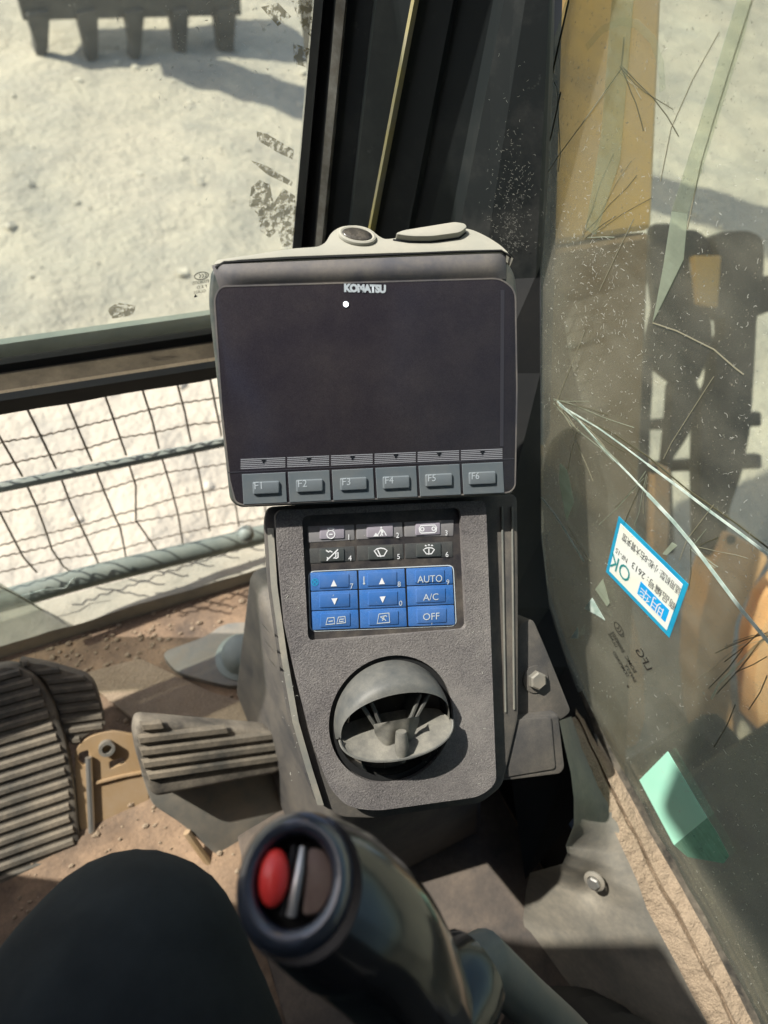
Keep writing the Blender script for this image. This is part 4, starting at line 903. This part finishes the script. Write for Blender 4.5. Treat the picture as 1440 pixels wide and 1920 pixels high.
# reading frame: x axis from SQ[0] to SQ[1] (reads up-left), text "down" towards SQ[0]-SQ[1] edge
obj('blue_border', plate(B(), frX, [tuple(p) for p in sq], .0005, .001), 'stblue', sk)
def sp(s, t): return tuple(bil(sq, s, t))          # s along the text, t from foot of text to its head... the head lies at t=0 side inverted below
obj('white_field', plate(B(), frX, [sp(.055, .07), sp(.955, .07), sp(.955, .93), sp(.055, .93)], .001, .0013), 'stwhite', sk)
obj('blue_box', plate(B(), frX, [sp(.10, .17), sp(.52, .17), sp(.52, .40), sp(.10, .40)], .0013, .0015), 'stbox', sk)
xd = sq[1] - sq[0]; yd = (sq[3] - sq[0])
def stext(body, s, t, sz, m, sx=1.):
    # glyph x runs along xd, glyph up points away from yd (the label hangs upside down)
    cu = text(body, frX, (0, 0), 1., .0016, m, sk)
    ex = xd.normalized(); ey = (-yd).normalized(); c0 = Vector(sp(s, t)); base = wloc(sk) - Vector((0, 0, H0))
    for v in cu.data.vertices:
        g = v.co + base; a = (g - frX.o).dot(frX.w); b = (g - frX.o).dot(frX.u); q = c0 + (ex * a * sx + ey * b) * sz; v.co = frX.pt(q.x, q.y, .0017) - base
SW = xd.length; SH = yd.length
stext('OK', .82, .30, SH * .36, 'teal', .8)
stext('明', .24, .285, SH * .25, 'white'); stext('华', .42, .285, SH * .22, 'white')
stext('商品编号: 2613', .36, .53, SH * .155, 'ink', .85); stext('NF-15', .84, .50, SH * .12, 'ink', .8)
stext('适用机型: 小松-8右大臂夹馆', .47, .80, SH * .145, 'ink', .62)
# etched safety mark, mirrored, slanting
e2 = thing('etched_mark', 'black mirrored tempered safety mark etched on the side glass under the sticker', 'glass mark', frX.px(1165, 1230))
ed = Vector(frX.loc(1150, 1180)) - Vector(frX.loc(1205, 1275))
bm = B(); c = frX.loc(1161, 1180, .0008); edn = ed.normalized(); stroke(bm, frX, ell(c, .0095, .0052, 22, edn), .0007, .0008, closed=True)
for k in (-1, 0, 1):
    c_ = Vector(c) + edn * k * .0042; ang = math.degrees(math.atan2(edn.y, edn.x)); stroke(bm, frX, arc(tuple(c_), .0028, ang + 180 - 80, ang + 180 + 80), .0007, .0008)
obj('oval_logo', bm, 'etch', e2)
for s_, (u, v), z_ in (('EOMC  E008502', (1170, 1222), .0072), ('TEMPERED', (1165, 1245), .0066), ('SAFETY', (1183, 1262), .0064), ('GLASS', (1150, 1200), .0060), ('LFG', (1208, 1236), .0150)):
    text(s_, frX, frX.loc(u, v), z_ * 1.15, .0008, 'etch', e2, d=-ed, mirror=True, sx=.95, bold=.00008)
bm = B(); a, b = frX.loc(1178, 1287); bm.faces.new([bm.verts.new(frX.pt(a + x * .0022, b + y * .0022, .001)) for x, y in ((-1, 1), (1, 1), (0, -1))]); obj('arrow_mark', bm, 'etch', e2)
# mint green tape
tpz = thing('green_tape', 'mint green tape strip stuck to the dirty side glass', 'tape', frX.px(1265, 1500))
obj('tape', plate(B(), frX, rnd_poly([frX.loc(*p) for p in ((1253, 1408), (1200, 1462), (1265, 1584), (1327, 1533))], .0015, 2), .0006, .0012), 'mint', tpz)
obj('peeling_end', plate(B(), frX, [frX.loc(*p) for p in ((1265, 1584), (1327, 1533), (1345, 1560), (1368, 1604), (1358, 1618), (1290, 1606))], .0006, .0010), 'mint_thin', tpz)

# ================================================================== MACHINE OUTSIDE
# boom rising just beyond the side glass
arm = thing('excavator_arm', 'yellow excavator boom and arm with a toothed bucket on the ground ahead', 'excavator arm', (.9, .2, GZ))
E0 = at_x(1243, 0, 1.02); E1 = at_x(1188, 1200, 1.02); bd = (E0 - E1).normalized(); bn = Vector((0, bd.z, -bd.y)).normalized()   # bn: forward-down
foot = E1 - bd * .5; knee = E0 + bd * 1.6
def boxbeam(bm, a, b, a2, b2, x0, x1, bev=.01):
    v = [bm.verts.new(Vector((x, p.y, p.z))) for x in (x0, x1) for p in (a, b, b2, a2)]
    for f in ((0, 1, 2, 3), (7, 6, 5, 4), (0, 4, 5, 1), (1, 5, 6, 2), (2, 6, 7, 3), (3, 7, 4, 0)): bm.faces.new([v[i] for i in f])
    return bevall(bm, bev)
mid = at_x(1225, 430, 1.02); mid = E1 + bd * (mid - E1).dot(bd)
obj('boom', boxbeam(B(), mid, knee, mid + bn * .51, knee + bn * .55, .70, 1.02), 'boomy', arm)
obj('boom_shaded_foot', boxbeam(B(), foot - bd * .3, mid - bd * .003, foot - bd * .3 + bn * .45, mid - bd * .003 + bn * .50, .703, 1.017), 'boomshade', arm, label='lower end of the boom, its shade put in as darker brown')  # split from the boom so its shaded lower end can be coloured darker
tipb = Vector((.9, 5.9, 5.4)); peak = Vector((.9, 3.6, 5.2))
obj('boom_tip', boxbeam(B(), knee - Vector((0, .1, .05)), peak, knee + bn * .55, peak - Vector((0, -.1, .6)), .70, 1.02), 'boomy', arm)
obj('boom_tip', boxbeam(B(), peak + Vector((0, -.2, 0)), tipb, peak - Vector((0, -.1, .6)), tipb - Vector((0, .1, .4)), .71, 1.01), 'boomy', arm)
obj('stick', boxbeam(B(), Vector((0, 5.6, 5.7)), Vector((0, 6.6, -1.2)), Vector((0, 6.3, 5.9)), Vector((0, 7.0, -1.1)), .78, 1.15), 'boomy', arm)
obj('boom_cylinder', tube(B(), [Vector((.62, .75, -1.3)), Vector((.64, 1.9, .7))], .055, 14), 'blacksteel', arm, True)
# bucket: curved shell, side plates, five teeth
YB = 6.6; bL = at_y(45, 26, YB); bR = at_y(445, 18, YB)
frB = Fr(bL, bR - bL, Vector((0, 0, 1)))
Wd = (bR - bL).length; bk = B()
profB = [(0, 0, 0), (0, .12, -.02), (0, .42, .05), (0, .78, .25), (0, .98, .55), (0, .95, .85), (0, .75, 1.05)]
def bshell(s, t):
    k = t * (len(profB) - 1); i = min(int(k), len(profB) - 2); f = k - i; p = [profB[i][j] * (1 - f) + profB[i + 1][j] * f for j in range(3)]
    return frB.pt(s * Wd, p[1], -p[2])
grid(bk, bshell, 8, 12); bmesh.ops.solidify(bk, geom=list(bk.faces), thickness=.03)
bu = obj('bucket', bk, 'bucket', arm, True)
for s in (0, 1):
    bm = B(); vs = [bm.verts.new(frB.pt(s * Wd, p[1], -p[2])) for p in profB]; bm.faces.new(vs); bmesh.ops.solidify(bm, geom=list(bm.faces), thickness=.03); obj('side_plate', bm, 'bucket', bu)
lipb = box(B(), (0, 0, 0), (1, 1, 1)); bmesh.ops.delete(lipb, geom=list(lipb.verts), context='VERTS')
plate(lipb, frB, [(-.02, -.03), (Wd + .02, -.03), (Wd + .02, .14), (-.02, .14)], -.03, .05, .01); obj('cutting_edge', lipb, 'bucket', bu)
for (u0, u1, ut, vt_) in ((48, 92, 76, 102), (142, 182, 170, 112), (232, 268, 250, 110), (318, 350, 335, 110), (400, 438, 421, 104)):
    a = frB.loc(u0, 36); b = frB.loc(u1, 36); t_ = frB.loc(ut, vt_); wt = (b[0] - a[0])
    o = rnd_poly([(a[0], .03), (a[0] + .1 * wt, t_[1] + .12), (t_[0] - wt * .28, t_[1] + .02), (t_[0] + wt * .1, t_[1] - .0), (t_[0] + wt * .36, t_[1] + .06), (b[0], .0), (b[0], .05)], .03, 3)
    obj('tooth', plate(B(), frB, o, -.06, .09, .02), 'bucket', bu)
# deck of the machine beyond the glass, at floor level
dk = thing('machine_deck', 'dark machine deck with brown panels beyond the side glass', 'machine deck', (.9, -.4, -1.5))
obj('deck_plate', bevall(box(B(), (.56, -2.2, -1.62), (1.65, -.10, -1.50)), .01), 'deck', dk)
obj('brown_panel', bevall(box(B(), (.60, -.52, -1.50), (.80, -.14, -1.32)), .02), 'deckbrown', dk)
obj('brown_panel', bevall(box(B(), (1.15, -1.3, -1.50), (1.6, -.42, -1.15)), .03), 'deck', dk)
obj('deck_rib', bevall(box(B(), (.86, -1.0, -1.50), (.92, -.15, -1.47)), .006), 'deck', dk)
obj('track_frame', bevall(box(B(), (.9, -2.5, GZ), (1.5, .0, -1.75)), .04), 'deck', dk)
# black guard frame with orange prongs
Gf = Fr(ray(1300, 820) * 2.3, (right * 1 + Vector((0, 0, 0))), -down * 1.0 - fwd * .25)
gd = thing('guard_frame', 'black rounded steel guard posts standing beyond the cracked side glass', 'guard frame', Gf.px(1300, 1300))
def c6(x, y): return (980 + x * .3194, 400 + y * .3194)
def gp(pts, h0, h1, m, name, par, r=.02, bev=.012): return obj(name, plate(B(), Gf, rnd_poly([Gf.loc(*p) for p in pts], r, 4), h0, h1, bev, 2), m, par, True)
gp([c6(*p) for p in ((1075, 150), (1120, 120), (1290, 112), (1365, 150), (1378, 250), (1370, 420), (1335, 620), (1322, 900), (1300, 1250), (1255, 1500), (1180, 1720), (1150, 1990), (1010, 1990), (1000, 1500), (1010, 1130), (1085, 1000), (1098, 760), (1150, 720), (1145, 620), (1092, 630), (1070, 560), (1110, 300))], -.03, .05, 'blacksteel', 'post', gd, .03)
gp([c6(*p) for p in ((650, 900), (740, 820), (740, 1000), (728, 1200), (722, 1440), (712, 1640), (690, 1990), (590, 1990), (600, 1640), (625, 1250))], -.03, .04, 'blacksteel', 'post', gd, .02)
gp([c6(*p) for p in ((740, 66), (890, 66), (905, 105), (1000, 100), (1080, 160), (1108, 268), (960, 275), (975, 380), (1020, 440), (1000, 520), (1070, 560), (1090, 640), (1098, 770), (1020, 980), (860, 1000), (740, 900), (700, 800), (760, 560), (720, 300))], -.01, .03, 'blacksteel', 'cross_plate', gd, .02)
gp([c6(*p) for p in ((860, 990), (1000, 960), (1030, 1050), (960, 1300), (860, 1450), (880, 1990), (800, 1990), (822, 1450), (845, 1200))], -.03, .03, 'blacksteel', 'post', gd, .02)
gp([c6(*p) for p in ((955, 262), (1115, 262), (1095, 560), (985, 540))], .03, .06, 'boomy', 'yellow_plate', gd, .008)
for v in (1240, 1500):
    gp([c6(720, v), c6(1500, v - 60), c6(1500, v + 30), c6(720, v + 55)], -.14, -.10, 'blacksteel', 'rail', gd, .01)
gp([c6(*p) for p in ((1370, 370), (1500, 360), (1500, 560), (1330, 620))], -.10, .0, 'blacksteel', 'rail', gd, .01)
pr = []
for k, (pts, lab) in enumerate((([(1209, 866), (1238, 868), (1237, 960), (1232, 1040), (1222, 1075), (1205, 1060), (1206, 960)], 'short orange prong above the sticker between the black posts'),
               ([(1342, 985), (1395, 1012), (1418, 1034), (1388, 1090), (1358, 1150), (1348, 1250), (1356, 1360), (1378, 1430), (1345, 1452), (1312, 1420), (1292, 1330), (1284, 1240), (1290, 1150), (1312, 1060)], 'broad curved orange prong right of the sticker'),
               ([(1470, 1060), (1425, 1110), (1400, 1180), (1392, 1260), (1400, 1350), (1470, 1366)], 'orange prong cut off by the right picture edge'),
               ([(1152, 1085), (1166, 1120), (1184, 1190), (1192, 1262), (1192, 1330), (1178, 1372), (1150, 1382), (1132, 1340), (1130, 1270), (1140, 1180)], 'pale orange prong behind the etched mark'))):
    t_ = thing('rusty_prong', lab, 'prong', Gf.px(*pts[len(pts) // 2]), group='orange prongs beyond the side glass')
    gp(pts, -.05, .09, 'rust', 'blade', t_, .02, .02)
    c = Gf.px((pts[0][0] + pts[1][0]) / 2, (pts[0][1] + pts[1][1]) / 2 + 12, .09)
    obj('pin', lathe(B(), c, Gf.n, [(.016, 0), (.016, .012), (0, .014)], 12), 'blacksteel', t_)

# ================================================================== JOYSTICK
jc = ray(550, 1648) * .300; je = ray(800, 1905) * .385
jx = (je - jc).normalized()
jy_ = thing('joystick', 'glossy black joystick with a red thumb button in its round top', 'joystick', (.25, -.1, -.75))
fn = (-ray(550, 1648)).normalized() * .88 - jx * .35; fn.normalize()
Jf = Fr(jc, right, -down); Jf.n = fn; Jf.w = (right - fn * right.dot(fn)).normalized(); Jf.u = fn.cross(Jf.w)
if Jf.u.dot(-down) < 0: Jf.u = -Jf.u
def ring(o, n, r, sx=1., sy=1., k=36, w=None):
    n = Vector(n).normalized(); w = Jf.w if w is None else w; w = (w - n * w.dot(n)).normalized(); u = n.cross(w)
    return [Vector(o) + w * math.cos(2 * math.pi * j / k) * r * sx + u * math.sin(2 * math.pi * j / k) * r * sy for j in range(k)]
def loft(bm, rings, cap0=True, cap1=True):
    V = [[bm.verts.new(p) for p in r] for r in rings]; k = len(V[0])
    for A, Cc in zip(V, V[1:]):
        for j in range(k): bm.faces.new((A[j], A[(j + 1) % k], Cc[(j + 1) % k], Cc[j]))
    if cap0: bm.faces.new(V[0][::-1])
    if cap1: bm.faces.new(V[-1])
    return bm
rr0 = .0262; rings = []
for i in range(22):
    t = i / 21; n = (-fn).lerp(jx, min(1, t * 1.4)).normalized(); o = jc.lerp(je, t) + (-down + right * .4) * (.010 * math.sin(math.pi * t))
    rad = .0255 + .0125 * math.sin(math.pi * min(1, t * 1.15 + .10)) ** .8 if t < .9 else .031
    rad = [.0258, .0285, .0300, .0312, .0322, .0332, .0340, .0346, .0350, .0352, .0352, .0350, .0348, .0345, .0342, .0338, .0335, .0331, .0326, .0322, .0318, .0315][i]
    rings.append(ring(o + (jc - o) * 0 - fn * (.006 if i == 0 else 0), n, rad, 1., 1.12 if i < 6 else 1.05))
obj('grip', loft(B(), rings, False, True), 'joy', jy_, True)
# raised rim torus and the recess
obj('top_rim', loft(B(), [ring(jc + fn * h, -fn, r, 1., 1.10) for r, h in ((.0178, -.006), (.0180, -.002), (.0188, .0006), (.0205, .0022), (.0225, .0024), (.0245, .0010), (.0262, -.0015), (.0278, -.006), (.0292, -.012))], False, False), 'joyrim', jy_, True)
loftr = [ring(jc - fn * .003, -fn, .0182, 1, 1.10), ring(jc - fn * .016, -fn, .0170, 1, 1.10)]
obj('recess', loft(B(), loftr, False, True), 'rubber', jy_, True)
def jp(a, b, h): return jc + Jf.w * a + Jf.u * b + fn * h
bm = B(); bmesh.ops.create_uvsphere(bm, u_segments=20, v_segments=12, radius=1, matrix=Matrix.Translation(jp(-.0098, .001, -.003)) @ Matrix((Jf.w, Jf.u, fn)).transposed().to_4x4() @ Matrix.Diagonal((.0072, .0125, .006, 1)))
obj('red_button', bm, 'red', jy_, True)
obj('metal_rocker', tube(B(), [jp(.0025, .014, -.006), jp(.0022, .004, -.003), jp(.0008, -.006, -.003), jp(-.0005, -.014, -.006)], [.0020, .0024, .0026, .0028], 10), 'steel', jy_, True)
obj('brown_cover', plate(B(), Fr(jp(.0105, 0, -.008), Jf.w, Jf.u), rnd_poly([(-.006, -.0145), (.002, -.013), (.007, -.005), (.007, .006), (.003, .013), (-.005, .0145)], .003, 3), -.003, .003, .001), 'brown', jy_, True)
obj('rocker_frame', tube(B(), [jp(-.002, .015, -.007), jp(-.003, 0, -.005), jp(-.0045, -.014, -.007)], .0016, 8), 'rubber', jy_, True)
# arm behind the grip with a rubber cuff
a0 = ray(905, 1800) * .42; a1 = ray(1050, 1930) * .50; a2 = ray(1200, 2080) * .62
obj('grip_collar', tube(B(), [je.lerp(a0, .1), je.lerp(a0, .55), je.lerp(a0, .8)], [.0335, .031, .026], 24), 'joy', jy_, True)
obj('lever_arm', tube(B(), [je.lerp(a0, .6), a0, a0.lerp(a1, .5), a1, a2, Vector((.34, -.28, -.85))], [.020, .018, .017, .018, .02, .035], 20), 'joycoll', jy_, True)
obj('rubber_boot', lathe(B(), (.34, -.28, -1.14), (0, 0, 1), [(.09, 0), (.09, .10), (.075, .13), (.08, .16), (.06, .20), (.065, .23), (.045, .28), (.03, .31)], 24), 'rubber', jy_, True)

# ================================================================== OPERATOR (legs only: the rest is behind the camera)
def leg(kn, hip, ank, toe):
    me = bpy.data.meshes.new('l'); V = [hip, hip.lerp(kn, .35), hip.lerp(kn, .75), kn, kn.lerp(ank, .12), kn.lerp(ank, .4), kn.lerp(ank, .75), ank]
    return V
pe = thing('person', 'seated operator leg in plain dark teal trousers, knee toward the camera', 'person', (-.12, -.3, FZ))
me = bpy.data.meshes.new('trousers')
kn = ray(205, 1850) * .485; kn.z -= .0
kn = ray(205, 1835) * .40
hipR = Vector((-.06, -.42, -.70)); hipL = Vector((-.26, -.42, -.70)); pel = Vector((-.16, -.44, -.68))
ank = Vector((kn.x - .03, kn.y - .04, FZ + .12)); knL = Vector((-.42, .02, kn.z)); ankL = Vector((-.46, .12, FZ + .12))
verts = [pel, hipR, hipR.lerp(kn, .5), kn + Vector((0, -.015, .0)), kn + Vector((0, .02, -.035)), kn.lerp(ank, .35), kn.lerp(ank, .7), ank, hipL, hipL.lerp(knL, .5), knL, knL.lerp(ankL, .4), ankL, Vector((-.16, -.46, -.50))]
rad = [.12, .10, .098, .094, .088, .066, .056, .055, .10, .09, .078, .066, .055, .12]
edg = [(0, 1), (1, 2), (2, 3), (3, 4), (4, 5), (5, 6), (6, 7), (0, 8), (8, 9), (9, 10), (10, 11), (11, 12), (0, 13)]
me.from_pydata([v - Vector((-.12, -.3, FZ)) for v in verts], edg, []); ob_ = bpy.data.objects.new('trousers', me); COL.objects.link(ob_)
sk_ = ob_.modifiers.new('s', 'SKIN'); sk_.use_smooth_shade = True; me.skin_vertices[0].data[0].use_root = True
for i, r_ in enumerate(rad): me.skin_vertices[0].data[i].radius = (r_, r_)
ss = ob_.modifiers.new('u', 'SUBSURF'); ss.levels = 3; ss.render_levels = 3
bpy.context.view_layer.update()
nm = bpy.data.meshes.new_from_object(ob_.evaluated_get(bpy.context.evaluated_depsgraph_get())); bpy.data.objects.remove(ob_)
for v in nm.vertices:
    w = v.co; v.co = w + v.normal * .006 * noise.fractal(w * 9, 1, 2, 3) + v.normal * .003 * math.sin(w.z * 90 + 6 * noise.noise(w * 7)) * max(0, noise.noise(w * 5 + Vector((3, 1, 2))))
nm.materials.clear(); nm.materials.append(MT['cloth']); nm.name = 'trousers'
for p in nm.polygons: p.use_smooth = True
to = bpy.data.objects.new('trousers', nm); COL.objects.link(to); to.parent = pe
for a_ in (ank, ankL):
    bm = B(); loft(bm, [ring(a_ + Vector((0, 0, .03)), (0, 0, -1), .055, w=Vector((1, 0, 0))), ring(a_ + Vector((0, .0, -.05)), (0, .3, -1), .052, w=Vector((1, 0, 0))), ring(a_ + Vector((0, .07, -.07)), (0, 1, -.3), .048, w=Vector((1, 0, 0))), ring(a_ + Vector((0, .15, -.083)), (0, 1, 0), .035, 1.2, .9, w=Vector((1, 0, 0))), ring(a_ + Vector((0, .18, -.095)), (0, 1, 0), .018, w=Vector((1, 0, 0)))])
    obj('boot', bm, 'boot', pe, True)
